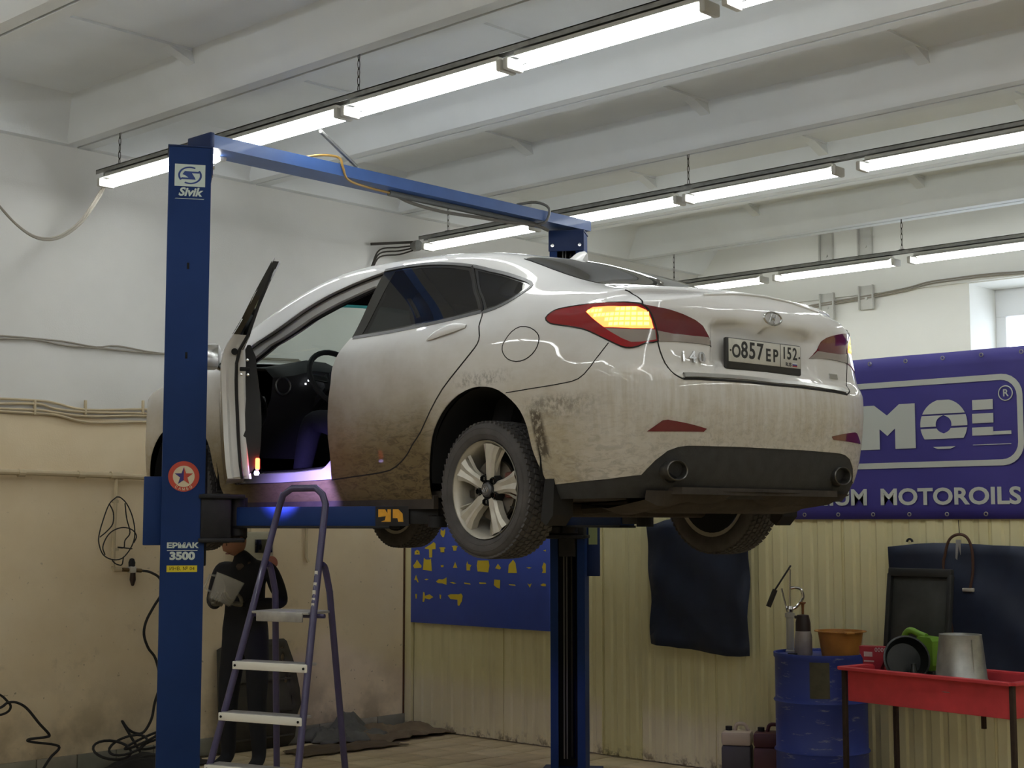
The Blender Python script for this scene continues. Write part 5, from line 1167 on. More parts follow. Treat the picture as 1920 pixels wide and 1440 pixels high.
def onw(px, depth):
    """a place on the tray floor: sighted column px, depth 0 front .. 1 back"""
    best = None
    for i in range(200):
        q = A_+dv*(.06+(TD-.12)*depth)+du*(TL_*i/199); d = q-Vector((0, 0, 0)); x = 960+2770*(d.dot(_rt))/(d.dot(_fh)*math.cos(_p)+(TB-CAM_H)*math.sin(_p))
        if best is None or abs(x-px) < best[0]: best = (abs(x-px), q)
    return best[1]+Z3*TB
p = onw(1640, .62); c = empty('oil_canister', p, math.atan2(du.y, du.x)+.35); tag(c, 'red oil canister with angled neck and white lettering in the red tray', 'canister')
MB().prism([(-.050, 0), (.045, 0), (.050, .07), (.075, .12), (.082, .19), (-.075, .19), (-.072, .15), (-.055, .12)], (0, .035, 0), (1, 0, 0), (0, 0, 1), .07).build('body', mat('red_can', srgb(164, 38, 60), .4, var=.1), c, 20)
MB().box((-.022, -.0365, .145), (.05, .002, .028)).build('white_mark', mat('can_white', srgb(200, 180, 184), .6), c); MB().box((-.018, -.0365, .105), (.06, .002, .008)).build('white_mark', MATS['can_white'], c)
for k in range(4): MB().tube([Vector((.025+.018*k+.006*math.cos(a), -.0365, .172+.011*math.sin(a))) for a in [2*math.pi*q/8 for q in range(8)]], .0022, 4, closed=True).build('white_mark', MATS['can_white'], c)
p = onw(1695, .45); c = empty('oil_pan', p); tag(c, 'round black oil drain pan standing on edge in the red tray', 'pan')
rr = Matrix.Rotation(R(72), 3, 'Y'); ww = Matrix(((_fh.x, -_fh.y, 0), (_fh.y, _fh.x, 0), (0, 0, 1)))
MB().lathe([(0, .0), (.10, .0), (.118, .03), (.125, .075), (.132, .078), (.122, .08), (.108, .035), (.095, .012), (0, .012)], 30, ww @ Matrix.Rotation(R(-78), 3, 'Y'), (0, 0, .128)).build('pan', mat('oily_black_plastic', srgb(34, 38, 36), .3, var=.2), c, 40)
MB().lathe([(0, 0), (.030, 0), (.030, .06), (.018, .085), (.014, .12), (0, .12)], 14, None, (-_fh*.10+_rt*.03)).build('spout', MATS['oily_black_plastic'], c)
p = onw(1728, .88); c = empty('plastic_canister', p+Z3*.07, math.atan2(du.y, du.x)); tag(c, 'green plastic canister with open handle standing behind the oil pan', 'canister')
MG = mat('leaf_green_plastic', srgb(108, 150, 44), .5, var=.15, vscale=10)
MB().prism([(-.04, .0), (.10, .0), (.115, .03), (.115, .165), (.10, .185), (.02, .19), (-.005, .17), (-.04, .10)], (0, .05, 0), (1, 0, 0), (0, 0, 1), .10).build('body', MG, c, 20, fixn=True)
MB().tube(smooth_path([(-.03, 0, .02), (-.10, 0, .05), (-.11, 0, .17), (-.07, 0, .215), (0, 0, .195), (.04, 0, .185)], 5), .020, 8).build('handle', MG, c, 50)
MB().box((.04, 0, -.035), (.16, .11, .07), bev=.01).build('stand_box', MATS['oily_black_plastic'], c)
p = onw(1715, 1.0); c = empty('metal_pan', p+dv*.02+Z3*.02, math.atan2(du.y, du.x)); c.rotation_euler = (R(-8), 0, math.atan2(du.y, du.x)+R(4)); tag(c, 'black rectangular metal pan standing upright behind the green canister', 'pan')
MBT = mat('burnt_black_tray', srgb(40, 41, 41), .5, .2, var=.3, vscale=9); MB().box((0, 0, .30), (.40, .006, .60), bev=.002).build('pan_floor', mat('worn_tray_floor', srgb(66, 68, 66), .6, .3, var=.35, vscale=6), c)
for a, d in (((0, -.012, .015), (.42, .04, .03)), ((0, -.012, .595), (.42, .04, .05)), ((-.20, -.012, .30), (.03, .04, .58)), ((.20, -.012, .30), (.03, .04, .58))): MB().box(a, d, bev=.008).build('pan_rim', MBT, c)
p = onw(1803, .30); c = empty('bucket', p); tag(c, 'galvanised bucket turned upside down in the red tray', 'bucket')
MZ = mat('galvanised_zinc', srgb(168, 170, 166), .4, .65, var=.18, vscale=16); MB().lathe([(.146, .0), (.150, .003), (.146, .008), (.138, .06), (.140, .064), (.136, .07), (.112, .295), (.113, .302), (.106, .302), (.104, .292), (0, .292)], 36).build('pail', MZ, c, 40)
MB().tube(arc((0, 0, .005), .156, 200, 340, 14, _rt, -_fh), .004, 6).build('bail', MZ, c)
MB().tube([_fh*-.128+_rt*.03+Z3*.08, _fh*-.115+_rt*.027+Z3*.28], .0025, 5).build('seam', MZ, c)
# ---- arch of hose and wire hanging by a hook over the second cover
hh = empty('hanging_hose', (XW-.12, 4.17, .95)); tag(hh, 'brown rubber hose arch hanging from a wire in front of the blue cover', 'hose')
q = lambda px, py: at(px, py, 0, XW-.12)-Vector((XW-.12, 4.17, .95))
MB().tube(smooth_path([q(1786, 1190), q(1770, 1070), q(1772, 1040), q(1780, 1012), q(1797, 1002), q(1813, 1008), q(1822, 1030), q(1824, 1070), q(1818, 1110)], 6), .009, 8).build('hose', mat('brown_rubber', srgb(72, 44, 30), .7), hh)
MB().tube([q(1797, 975), q(1799, 1003)], .0025, 5).build('wire', M_BLK, hh)
MB().prism([(0, 0), (.03, .0), (.026, -.09), (.016, -.03), (.004, -.12), (-.006, -.11)], q(1793, 1012), Vector((0, -1, 0)), Z3, .006).build('torn_tag', mat('silvery_tag', srgb(170, 170, 174), .35, .4), hh)
MB().box(q(1816, 1106), (.03, .07, .022), bev=.005).build('coupling', M_ALLOY, hh); MB().tube([q(1774, 1085), q(1787, 1195)], .004, 5).build('wire', M_BLK, hh)
# ---- jerrycans on the floor
def jerry(x, y, m1, m2, label, s=1.):
    c = empty('jerrycan', (x, y, .007), R(-62)); w, d, h = .19*s, .15*s, .36*s
    MB().box((0, 0, h*.32), (w, d, h*.64), bev=.02).build('lower_body', m2, c); MB().box((0, 0, h*.755), (w*.998, d*.998, h*.25), bev=.02).build('upper_body', m1, c)
    MB().lathe([(0, 0), (.022, 0), (.022, .03), (0, .03)], 14, None, (-w*.28, 0, h*.87)).build('cap', M_BLK, c)
    MB().tube(smooth_path([(-w*.08, 0, h*.88), (0, 0, h*.99), (w*.25, 0, h*.99), (w*.38, 0, h*.88)], 4), .012, 8).build('handle', m1, c); return tag(c, label, 'jerrycan', 'plastic jerrycans beside the drum')
jerry(8.18, 5.66, mat('cloudy_white_plastic', srgb(188, 172, 150), .5, var=.08), mat('dark_fluid_seen_through', srgb(72, 68, 72), .5, var=.1), 'white plastic jerrycan half full of dark fluid beside the drum', 1.02)
jerry(8.20, 5.42, mat('maroon_plastic', srgb(78, 34, 38), .5, var=.1), mat('maroon_plastic', srgb(78, 34, 38), .5), 'dark maroon jerrycan between the white jerrycan and the drum', 1.06)
MB_ = MB().tube(smooth_path([(7.72, 4.72, .012), (7.74, 4.66, .13), (7.77, 4.55, .24), (7.80, 4.42, .20), (7.82, 4.36, .012)], 6), .011, 8).build('hose_loop', M_RUBBER); tag(MB_, 'black hose arching over the floor beside the drum', 'hose')
sk2 = []
for i in range(9):
    for j in range(1): pass
bag = MB(); rows = []
for i in range(9):
    u_ = i/8; rows.append([Vector((7.62+.42*v_+.02*math.sin(i*2+v_*7), 4.30-1.15*u_, .004+.20*math.sin(math.pi*min(max(u_, .04), .96))**.5*math.sin(math.pi*min(max(v_, .03), .97))**.6*(1+.18*math.sin(i*1.9+v_*5)))) for v_ in [k/8 for k in range(9)]])
ob = bag.sheet(rows).build('rubbish_sack', mat('black_sack', srgb(22, 23, 24), .6), None, 40); tag(ob, 'black sack lying on the floor under the red tray', 'sack')
# ---- end wall: pipework, wires, sockets
MPIPE = mat('cream_painted_pipe', srgb(196, 180, 148), .6, var=.08)
q1 = lambda px, py, o=.03: at(px, py, 1, YW-o)
pp = empty('water_pipe', (4.6, YW-.05, 2.0)); tag(pp, 'cream painted pipe running along the end wall with a drop to a valve', 'pipe')
ql = lambda px, py, o=.05: q1(px, py, o)-Vector((4.6, YW-.05, 2.0))
MB().tube([ql(-60, 883), ql(60, 886), ql(218, 892), ql(330, 898)], .021, 10).build('main_run', MPIPE, pp)
for px in (40, 152): MB().tube([ql(px-6, 885.2+px*.03), ql(px+6, 885.6+px*.03)], .027, 10).build('coupling', MPIPE, pp)
MB().tube([ql(207, 891.5), ql(229, 892.5)], .028, 10).build('tee', MPIPE, pp)
MB().tube([ql(218, 892), ql(217, 930), ql(214, 1000), ql(212, 1062)], .013, 8).build('drop', MPIPE, pp)
MB().tube([ql(212, 1062), ql(214, 1068), ql(240, 1068)], .016, 8).build('elbow', MPIPE, pp)
for py in (940, 1030): MB().box(ql(216, py), (.05, .02, .02), bev=.004).build('pipe_clip', MPIPE, pp)
rg = empty('air_regulator', q1(247, 1068, .07)); tag(rg, 'oily black air regulator with brass fittings on the end wall', 'regulator'); qr = lambda px, py, o=.07: q1(px, py, o)-q1(247, 1068, .07)
MB().box((0, 0, 0), (.05, .05, .045), bev=.008).build('block', M_ALLOY, rg); MB().tube([qr(230, 1068), qr(265, 1070)], .014, 8).build('union', mat('oily_brass', srgb(96, 76, 46), .5, .6), rg)
MB().lathe([(0, 0), (.022, 0), (.024, .03), (.015, .055), (0, .06)], 12, None, (0, 0, .02)).build('adjuster', M_BLK, rg); MB().lathe([(0, 0), (.018, 0), (.022, -.05), (.010, -.09), (0, -.095)], 12, None, (.01, 0, -.02)).build('bowl', mat('dark_bowl', srgb(40, 24, 18), .4), rg)
hs = MB().tube(smooth_path([q1(266, 1070, .07), q1(282, 1073, .08), q1(300, 1085, .10), q1(304, 1110, .10), q1(288, 1138, .09), q1(274, 1165, .08), q1(270, 1190, .08), q1(278, 1215, .08), q1(292, 1236, .08), q1(300, 1280, .08), q1(290, 1318, .08), q1(284, 1348, .08), q1(270, 1372, .08), q1(255, 1375, .08), q1(240, 1367, .08), q1(229, 1352, .08), q1(240, 1372, .10), q1(252, 1392, .14), q1(263, 1410, .18)], 5), .0095, 6).build('air_hose', M_RUBBER); tag(hs, 'black air hose looping down the end wall from the regulator', 'hose')
cl = empty('cable_coil', q1(217, 925, .09)); tag(cl, 'coil of thin black cable hung on the wall pipe', 'cable'); qc = lambda px, py, o=.085: q1(px, py, o)-q1(217, 925, .09)
cc = lambda L: [(0+a/4.8, 780+b/4.8) for a, b in L]
for L in ([(1050,728),(985,790),(930,930),(890,1080),(895,1170),(930,1250),(1000,1290),(1090,1285),(1160,1215),(1205,1120),(1212,1020),(1190,900),(1140,790),(1085,735),(1050,728)], [(985,790),(1020,870),(1015,970),(960,1040),(900,1090)], [(1125,785),(1140,920),(1170,1050),(1125,1120),(1115,1185),(1060,1180),(1190,1195)], [(945,1250),(925,1180),(960,1090),(1020,1030),(1110,1003),(1190,1025),(1228,1080),(1205,1140)], [(1110,1275),(1095,1340),(1040,1330),(1010,1300)]):
    MB().tube(smooth_path([qc(*q) for q in cc(L)], 4), .0045, 5).build('cable_loop', M_RUBBER, cl)
MW = mat('grey_wall_cable', srgb(150, 144, 132), .6)
for lst, n_, lab in ((([(-30,629),(60,634),(120,641),(180,650),(220,651),(300,661),(420,666),(560,674)], 2), 'wall_cable', 'thin grey cable pair sagging along the white part of the end wall'), (([(-30,748),(65,751),(100,757),(160,766),(265,766),(330,772)], 4), 'cable_bundle', 'bundle of painted cables where white paint meets beige on the end wall')):
    o = empty(n_, q1(150, lst[0][0][1], .02)); tag(o, lab, 'cable')
    for k in range(lst[1]):
        pts = [q1(px+3*k, py+(5 if lst[1] == 2 else 8)*k+(2.2*math.sin(px*.05+k*2)), .02)-q1(150, lst[0][0][1], .02) for px, py in lst[0]]
        MB().tube(smooth_path(pts, 4), .007 if lst[1] == 2 else .009, 6).build('cable', MW if lst[1] == 2 else MPIPE, o)
    if lst[1] == 4:
        for px in (65, 160, 268): MB().box(q1(px, 764, .02)-q1(150, lst[0][0][1], .02), (.016, .02, .10), bev=.003).build('saddle_clip', MPIPE, o)
o = empty('lamp_feed_cable', q1(180, 350, .05)); tag(o, 'pair of grey cables sagging from the first strip light to the left', 'cable')
for k in (0, 1): MB().tube(smooth_path([Vector((5.27, 8.68, 3.99))-q1(180, 350, .05)]+[at(px+3*k, py+3*k, 1, 8.75)-q1(180, 350, .05) for px, py in ((186, 362), (172, 385), (150, 415), (120, 438), (90, 447), (60, 441), (30, 420), (0, 388), (-40, 340))], 5), .008, 6).build('cable', MW, o)
jb = empty('junction_box', (8.34, 8.93, 3.99)); tag(jb, 'round junction box with cables at the end of the middle light rail', 'junction box')
MB().lathe([(0, -.03), (.045, -.03), (.045, .03), (0, .03)], 14, Matrix.Rotation(R(90), 3, 'X')).build('box', MRAIL, jb)
for k in range(3): MB().tube(smooth_path([(-.02, .02, -.02*k), (-.12, .08, -.02-.03*k), (-.30, .12, -.06-.03*k), (-.36, .15, -.20-.02*k)], 5), .007, 6).build('cable', MCHAIN, jb)
MB().bar((-.02, .02, .03), (-.38, .14, -.02), .02, .02).build('stay', MCHAIN, jb)
wc = empty('wall_wiring', (X_FAR-.05, 7, 3.9)); tag(wc, 'loose pair of cables running above the window wall channels', 'cable')
for k in (0, 1): MB().tube(smooth_path([at(px, py+4*k, 0, X_FAR-.05)-Vector((X_FAR-.05, 7, 3.9)) for px, py in ((1470, 583), (1530, 571), (1600, 559), (1640, 552), (1700, 540), (1740, 529), (1780, 523), (1850, 514), (1930, 508), (2000, 500))], 4), .008, 6).build('cable', MW, wc)
cd = MB().tube([at(601, 246, 0, 5.27), at(668, 312, 1, LY+.10)], .012, 8).build('conduit', MRAIL); tag(cd, 'thin grey conduit from the nearest light rail to the lift bar', 'conduit')
# small lit bulb at the near column top
lb = empty('work_lamp', (4.74, 6.72, 3.70)); tag(lb, 'small lit bulb hanging beside the top of the near lift column', 'lamp')
MB().lathe([(0, -.03), (.018, -.026), (.030, -.008), (.030, .008), (.018, .026), (0, .03)], 14, Matrix.Rotation(R(90), 3, 'Y')).build('bulb', emit('lit_bulb', (1, .98, .95), 9), lb); MB().tube([(.03, 0, 0), (.07, 0, .01)], .016, 8).build('socket', MCAP, lb)
# electric socket box
sb = empty('socket_box', q1(482, 1030, .09)); tag(sb, 'grey power distribution box with a red socket on the end wall', 'socket box')
MGB = mat('grey_box_plastic', srgb(168, 164, 142), .5, var=.06); MB().box((0, .02, .03), (.27, .10, .20), bev=.015).build('enclosure', MGB, sb); MB().box((.035, -.033, .025), (.16, .01, .10), bev=.003).build('breaker_window', M_GBLACK, sb)
MB().box((.02, .02, -.11), (.20, .09, .10), bev=.012).build('socket_base', MGB, sb)
MB().lathe([(0, .0), (.052, 0), (.055, .03), (.045, .06), (0, .062)], 18, Matrix.Rotation(R(75), 3, 'X'), (.09, -.02, -.11)).build('red_socket', mat('red_socket', srgb(124, 62, 36), .5), sb)
MB().box((-.15, .01, .02), (.03, .05, .24), bev=.006).build('side_bracket', M_BLK, sb)
for k in (0, 1): MB().tube(smooth_path([(.06+.012*k, .02, -.16), (.075-.01*k, .02, -.25), (.055+.012*k, .02, -.36), (.06, .02, -.45)], 4), .006, 5).build('cable', M_RUBBER, sb)
MB().tube([(-.03, .05, .13), (-.03, .06, .42)], .010, 6).build('conduit', MPIPE, sb)
cv = MB().tube([q1(575, 962, .02), q1(574, 1046, .02), q1(578, 1054, .03)], .012, 6).build('conduit_stub', MPIPE); tag(cv, 'short cream conduit ending on the end wall right of the socket box', 'conduit')
# steel pole, leaning engine shield, rags
sh = empty('engine_shield', (6.93, 9.02, .007)); tag(sh, 'dark grey engine undershield leaning on the end wall', 'undershield'); sh.rotation_euler = (R(-4), 0, 0)
ksh = mat('dusty_shield_plastic', srgb(66, 62, 52), .85, var=.35, vscale=6); Psh = [(-.42, 0), (.20, .0), (.27, .06), (.30, .22), (.34, .30), (.33, .42), (.29, .60), (.22, .78), (.19, .80), (-.30, .80), (-.42, .75)]
def holed(outer, holes, o, u, v, t, name, m, par):
    pts = [Vector(p) for p in outer]; ed = [(i, (i+1) % len(outer)) for i in range(len(outer))]
    for h_ in holes:
        k = len(pts); pts += [Vector(p) for p in h_]; ed += [(k+i, k+(i+1) % len(h_)) for i in range(len(h_))]
    v2, _, f2, *_ = delaunay_2d_cdt([Vector((p[0], p[1])) for p in pts], ed, [], 0, 1e-5); b = MB(); vv = np.array([(p.x, p.y) for p in v2]); ff = np.array([q for q in f2 if len(q) == 3]); cc_ = vv[ff].mean(1); ok = inside(cc_, outer)
    for h_ in holes: ok &= ~inside(cc_, h_)
    b.add([Vector(o)+Vector(u)*p[0]+Vector(v)*p[1] for p in vv], [tuple(int(i) for i in q) for q in ff[ok]]); ob_ = b.build(name, m, par, 30); md = ob_.modifiers.new('t', 'SOLIDIFY'); md.thickness = t; return ob_
ci = lambda x, z, a, c: [(x+a*math.cos(2*math.pi*i/10), z+c*math.sin(2*math.pi*i/10)) for i in range(10)]
holed(Psh, [ci(.18, .66, .020, .028), ci(.205, .49, .020, .026), [(.15, .725), (.19, .728), (.19, .735), (.15, .732)], [(.235, .465), (.243, .465), (.243, .52), (.235, .52)], [(.245, .20+.10), (.255, .30), (.255, .37), (.245, .37)]], (0, 0, 0), (1, 0, 0), (0, 0, 1), .012, 'shield', ksh, sh)
for z in (.08, .27, .5): MB().bar((-.38, -.008, z), (.25, -.008, z), .012, .012).build('stiffening_rib', ksh, sh)
def crumple(name, cx, cy, sx, sy, hgt, m, label, seed, rot=0., cat='sheet'):
    rng = random.Random(seed); rows = []; ph = [rng.uniform(0, 6) for _ in range(8)]
    for i in range(33):
        u_ = i/32-.5; row = []
        for j in range(19):
            w_ = j/18-.5; q_ = Vector((u_*3.1+ph[0], w_*2.2+ph[1], ph[2])); hz = hgt*(max(0, .45+.75*noise.noise(q_))**1.3+.35*abs(noise.noise(q_*2.3))+.12*abs(noise.noise(q_*6)))*(.45+.75*(w_+.5))
            hz *= (1-abs(2*u_)**4)*(1-abs(2*w_)**6*.5); row.append(Vector((sx*u_*(1+.06*math.sin(j+ph[4])), sy*w_*(1+.10*math.sin(i*.8+ph[5])), .010+hz)))
        rows.append(row)
    o = MB().sheet(rows).build(name, m, None, 25, loc=(cx, cy, .007)); o.rotation_euler = (0, 0, rot); md = o.modifiers.new('t', 'SOLIDIFY'); md.thickness = .004; return tag(o, label, cat)
crumple('floor_mat', 8.05, 8.78, .78, .50, .13, mat('dusty_brown_felt', srgb(112, 98, 76), .95, var=.25, vscale=9), 'crumpled brown felt sheet on the floor in the corner', 3)
crumple('tarpaulin', 7.62, 8.90, .62, .36, .20, mat('grey_tarpaulin', srgb(92, 92, 84), .8, var=.3, vscale=7), 'crumpled grey tarpaulin on the floor behind the ladder', 5, R(-4))
crumple('cardboard', 7.30, 8.55, .90, .30, .035, mat('flat_cardboard', srgb(88, 74, 54), .9, var=.25, vscale=6), 'flattened dirty cardboard on the floor behind the ladder', 8, R(-6))
crumple('rubber_mat', 5.75, 8.86, 1.0, .34, .07, M_RUBBER, 'black rubber mat heaped along the end wall left of the lift', 11, R(2))
hc_ = empty('hose_coil', (5.72, 8.80, .15)); tag(hc_, 'coils of black hose lying on the rubber mat', 'hose')
for k in range(5): MB().tube([Vector((-.25+.12*k+.13*math.cos(a), -.02+.10*math.sin(a), .02*k % .05+.05*math.sin(a+k)+.03)) for a in [2*math.pi*q/20 for q in range(20)]], .009, 6, closed=True).build('hose_loop', M_RUBBER, hc_)
o = MB().tube(smooth_path([q1(-40, 1338, .10)]+[q1(px, py, .10) for px, py in ((0, 1327), (14, 1318), (30, 1317), (50, 1328), (74, 1357), (92, 1377), (86, 1382), (55, 1386), (58, 1391), (110, 1399), (95, 1420))]+[at(82, 1440, 1, YW-.14), at(70, 1462, 2, .02)], 6), .009, 6).build('floor_cable', M_RUBBER); tag(o, 'kinked black cable dangling down the end wall at the left edge', 'cable')
o = MB().tube(smooth_path([q1(-30, 1290, .08), q1(0, 1303, .08), q1(12, 1313, .09), q1(20, 1324, .09), q1(14, 1335, .09), q1(-5, 1341, .09), q1(-40, 1338, .09)], 6), .008, 6).build('cable_end', M_RUBBER); tag(o, 'small loop of black cable at the left edge of the end wall', 'cable')
# ---- step ladder
ang = R(-73.8); lu = Vector((math.cos(ang), math.sin(ang), 0)); lf = Vector((-.96, -.279, 0)); LC = Vector((4.285, 5.475, 0))      # width axis, front direction, centre under the platform
la = empty('step_ladder', LC); tag(la, 'purple-blue steel step ladder with white-edged steps in front of the car', 'ladder')
M_PUR = mat('purple_blue_tube', srgb(60, 54, 92), .4, var=.15, vscale=10, coat=.3); M_STEP = mat('worn_aluminium_step', srgb(170, 168, 164), .5, .5, var=.25, vscale=16); M_EDGE = mat('white_step_edge', srgb(226, 224, 214), .45)
lean = .30
def fs(side, z): 
    """front stile centre line"""
    hw_ = .125+(1.83-z)*.088 if z > 1.27 else .174+(1.27-z)*.098
    return lu*(side*hw_)+lf*((1.27-z)*lean)+Z3*z
top = [fs(-1, z) for z in (.0, .4, .8, 1.27, 1.6, 1.77)]+[fs(-1, 1.77)+Z3*.045+lu*.018, fs(-1, 1.80)+Z3*.045+lu*.06, fs(1, 1.80)+Z3*.045-lu*.06, fs(1, 1.77)+Z3*.045-lu*.018]+[fs(1, z) for z in (1.77, 1.6, 1.27, .8, .4, 0)]
MB().tube(top, .0165, 10).build('front_frame', M_PUR, la, 50)
for sd in (-1, 1):
    p0 = fs(sd, 1.49)-lf*.02; p1 = p0-lf*.03-Z3*.06; p2 = lu*(sd*.22)-lf*.30
    MB().tube(smooth_path([p0, p0-lf*.03-Z3*.02, p0-lf*.07-Z3*.13], 4)+[p2*.5+(p0-lf*.07-Z3*.13)*.5, p2], .0155, 10).build('rear_leg', M_PUR, la, 50)
    for pz in (fs(sd, 0), p2): MB().lathe([(0, -.0), (.024, 0), (.022, .05), (0, .05)], 10, None, pz).build('rubber_foot', M_RUBBER, la)
MB().tube([lu*.20-lf*.25+Z3*.40, lu*-.20-lf*.25+Z3*.40], .010, 6).build('rear_brace', M_PUR, la)
zs_ = [1.27, 1.045, .82, .595, .37, .145]
for i, z in enumerate(zs_):
    c = lf*((1.27-z)*lean); hw_ = .174+(1.27-z)*.098; back = .20 if i == 0 else .085; sl = Matrix((lu, lf, Z3)).transposed()
    s_ = empty('step', c+Z3*z); s_.parent = la
    MB().box(lf*(-back/2+.02), (2*hw_-(.0 if i else .03), back, .012), sl, bev=.003).build('tread', M_STEP if i else M_STEP, s_)
    if i: MB().box(lf*.026+Z3*-.014, (2*hw_+.02, .008, .036), sl, bev=.003).build('white_edge', M_EDGE, s_)
    else: MB().box(lf*.022+Z3*-.018, (2*hw_-.09, .010, .045), sl, bev=.003).build('front_edge', M_STEP, s_); MB().tube([lu*-(hw_+.01)+Z3*-.012, lu*(hw_+.04)-lf*.03+Z3*-.012], .011, 6).build('pivot_rod', M_PUR, s_)
    if i:
        for sd in (-1, 1): MB().lathe([(0, 0), (.006, 0), (.006, .003), (0, .003)], 8, sl @ Matrix.Rotation(R(-90), 3, 'X'), lu*(sd*(hw_-.006))+lf*.0305+Z3*-.014).build('rivet', M_LINER, s_)
MST = mat('torn_sticker', srgb(206, 200, 190), .7)
for z, h_ in ((1.40, .02), (1.36, .03), (1.31, .015), (1.45, .025), (1.335, .012)):
    p = fs(1, z); MB().box(p+lf*.0155, (.016, .003, h_), Matrix((lu, lf, Z3)).transposed()).build('sticker_scrap', MST, la)
# ================================================================ PEOPLE
def skin(name, J, E_, root, m, parent=None, sub=2):
    """one continuous body grown round a skeleton: J name -> (pos, rx, ry)"""
    names = list(J); me = bpy.data.meshes.new(name); me.from_pydata([J[n][0] for n in names], [(names.index(a), names.index(b)) for a, b in E_], [])
    o = bpy.data.objects.new(name, me); COL.objects.link(o); md = o.modifiers.new('s', 'SKIN'); md.use_smooth_shade = True; md.branch_smoothing = .4
    for i, n in enumerate(names):
        sv = me.skin_vertices[0].data[i]; sv.radius = (J[n][1], J[n][2] if len(J[n]) > 2 else J[n][1]); sv.use_root = n == root
    sd = o.modifiers.new('d', 'SUBSURF'); sd.levels = sub; sd.render_levels = sub
    bpy.context.view_layer.update(); m2 = bpy.data.meshes.new_from_object(o.evaluated_get(bpy.context.evaluated_depsgraph_get())); m2.name = name
    bpy.data.objects.remove(o); bpy.data.meshes.remove(me); m2.materials.clear(); m2.materials.append(m); m2.polygons.foreach_set('use_smooth', [True]*len(m2.polygons))
    return link(name, m2, parent)
M_SKIN = mat('skin', srgb(176, 128, 104), .6, var=.06, vscale=20); M_HAIR = mat('dark_hair', srgb(36, 30, 26), .8)
M_BLACKW = mat('black_work_clothes', srgb(26, 28, 34), .9, var=.2, vscale=8); M_GLOVE = mat('grey_work_glove', srgb(120, 116, 104), .9, var=.3, vscale=30); M_JEAN = mat('dark_navy_jeans', srgb(30, 32, 44), .9, var=.15, vscale=14)
def head(parent, c, face, tilt=0., s=1.):
    """head with face, ears, hair; face = unit direction it looks"""
    f = Vector(face).normalized(); r_ = f.cross(Z3).normalized(); u = r_.cross(f); c = Vector(c); g = []; n, k = 20, 14
    for i in range(k+1):
        ph = math.pi*i/k; row = []
        for j in range(n):
            th = 2*math.pi*j/n; x, y, z = math.sin(ph)*math.sin(th), math.sin(ph)*math.cos(th), math.cos(ph)
            rx, ry, rz = .077, .096, .118
            if z < 0: rx *= 1-.30*(-z)**1.5; ry *= 1-.12*(-z)
            px, py, pz = x*rx, y*ry, z*rz
            if y > .3 and z < -.15: py += .006                      # jaw and chin
            if abs(x) < .22 and y > .5 and -.35 < z < .12: py += .022*(1-abs(x)/.22)*(1-abs(z+.14)/.24 if abs(z+.14) < .24 else 0)   # nose
            if .18 < abs(x) < .5 and y > .5 and .0 < z < .2: py -= .007   # eye sockets
            row.append(c+(r_*px+f*py+u*pz)*s)
        g.append(row+[row[0]])
    h = MB().sheet(g).build('head', M_SKIN, parent, 80)
    hg = []
    for i in range(9):
        ph = math.pi*.56*i/8; row = []
        for j in range(n):
            th = 2*math.pi*j/n; y = math.cos(th); lim = ph*(1-.32*max(0, y)); x, yy, z = math.sin(lim)*math.sin(th), math.sin(lim)*y, math.cos(lim); row.append(c+(r_*x*.083+f*yy*.102+u*(z*.126))*s)
        hg.append(row+[row[0]])
    MB().sheet(hg).build('hair', M_HAIR, parent, 80)
    for sx in (-1, 1):
        MB().lathe([(0, -.006), (.016, -.004), (.020, .004), (.012, .008)], 10, Matrix((f, u, r_*sx)).transposed(), c+(r_*(sx*.078)+f*-.005+u*-.005)*s).build('ear', M_SKIN, parent, 60)
        MB().lathe([(0, .0), (.008, .001), (.010, .004)], 8, Matrix((r_, u, f)).transposed(), c+(r_*(sx*.030)+f*.083+u*.012)*s).build('eye', M_LINER, parent, 60)
    MB().bar(c+(r_*-.022+f*.088+u*-.062)*s, c+(r_*.022+f*.088+u*-.062)*s, .006, .008).build('mouth', mat('lips', srgb(140, 84, 76), .6), parent)
    return h
def hand(parent, w, d, n_, m, curl=.9, s=1., thumb=1):
    """glove: w wrist, d direction of the fingers, n_ palm normal (towards the held thing)"""
    d = Vector(d).normalized(); n_ = (Vector(n_)-d*Vector(n_).dot(d)).normalized(); t = d.cross(n_)*thumb; w = Vector(w)
    J = {'wr': (w, .026*s, .020*s), 'pm': (w+d*.045*s, .040*s, .017*s), 'kn': (w+d*.085*s, .038*s, .015*s)}; E_ = [('wr', 'pm'), ('pm', 'kn')]
    hnd = skin('glove', J, E_, 'wr', m, parent, 2)
    for q, (off, L) in enumerate(((-.030, .060), (-.010, .074), (.011, .078), (.031, .068))):
        b = w+d*.080*s+t*off*s; a1, a2 = curl*.5, curl*1.2; p1 = b+(d*math.cos(a1)+n_*math.sin(a1))*L*.5*s; p2 = p1+(d*math.cos(a2)+n_*math.sin(a2))*L*.35*s; p3 = p2+(d*math.cos(a2*1.35)+n_*math.sin(a2*1.35))*L*.3*s
        MB().tube([b, p1, p2, p3], [.0105*s, .0100*s, .0095*s, .0075*s], 8).build('glove_finger', m, hnd, 60)
    b = w+d*.025*s+t*.030*s; p1 = b+(t*.8+d*.5+n_*.3).normalized()*.035*s; p2 = p1+(t*.2+d*.7+n_*.7).normalized()*.032*s
    MB().tube([b, p1, p2], [.0125*s, .0115*s, .009*s], 8).build('glove_thumb', m, hnd, 60); return hnd
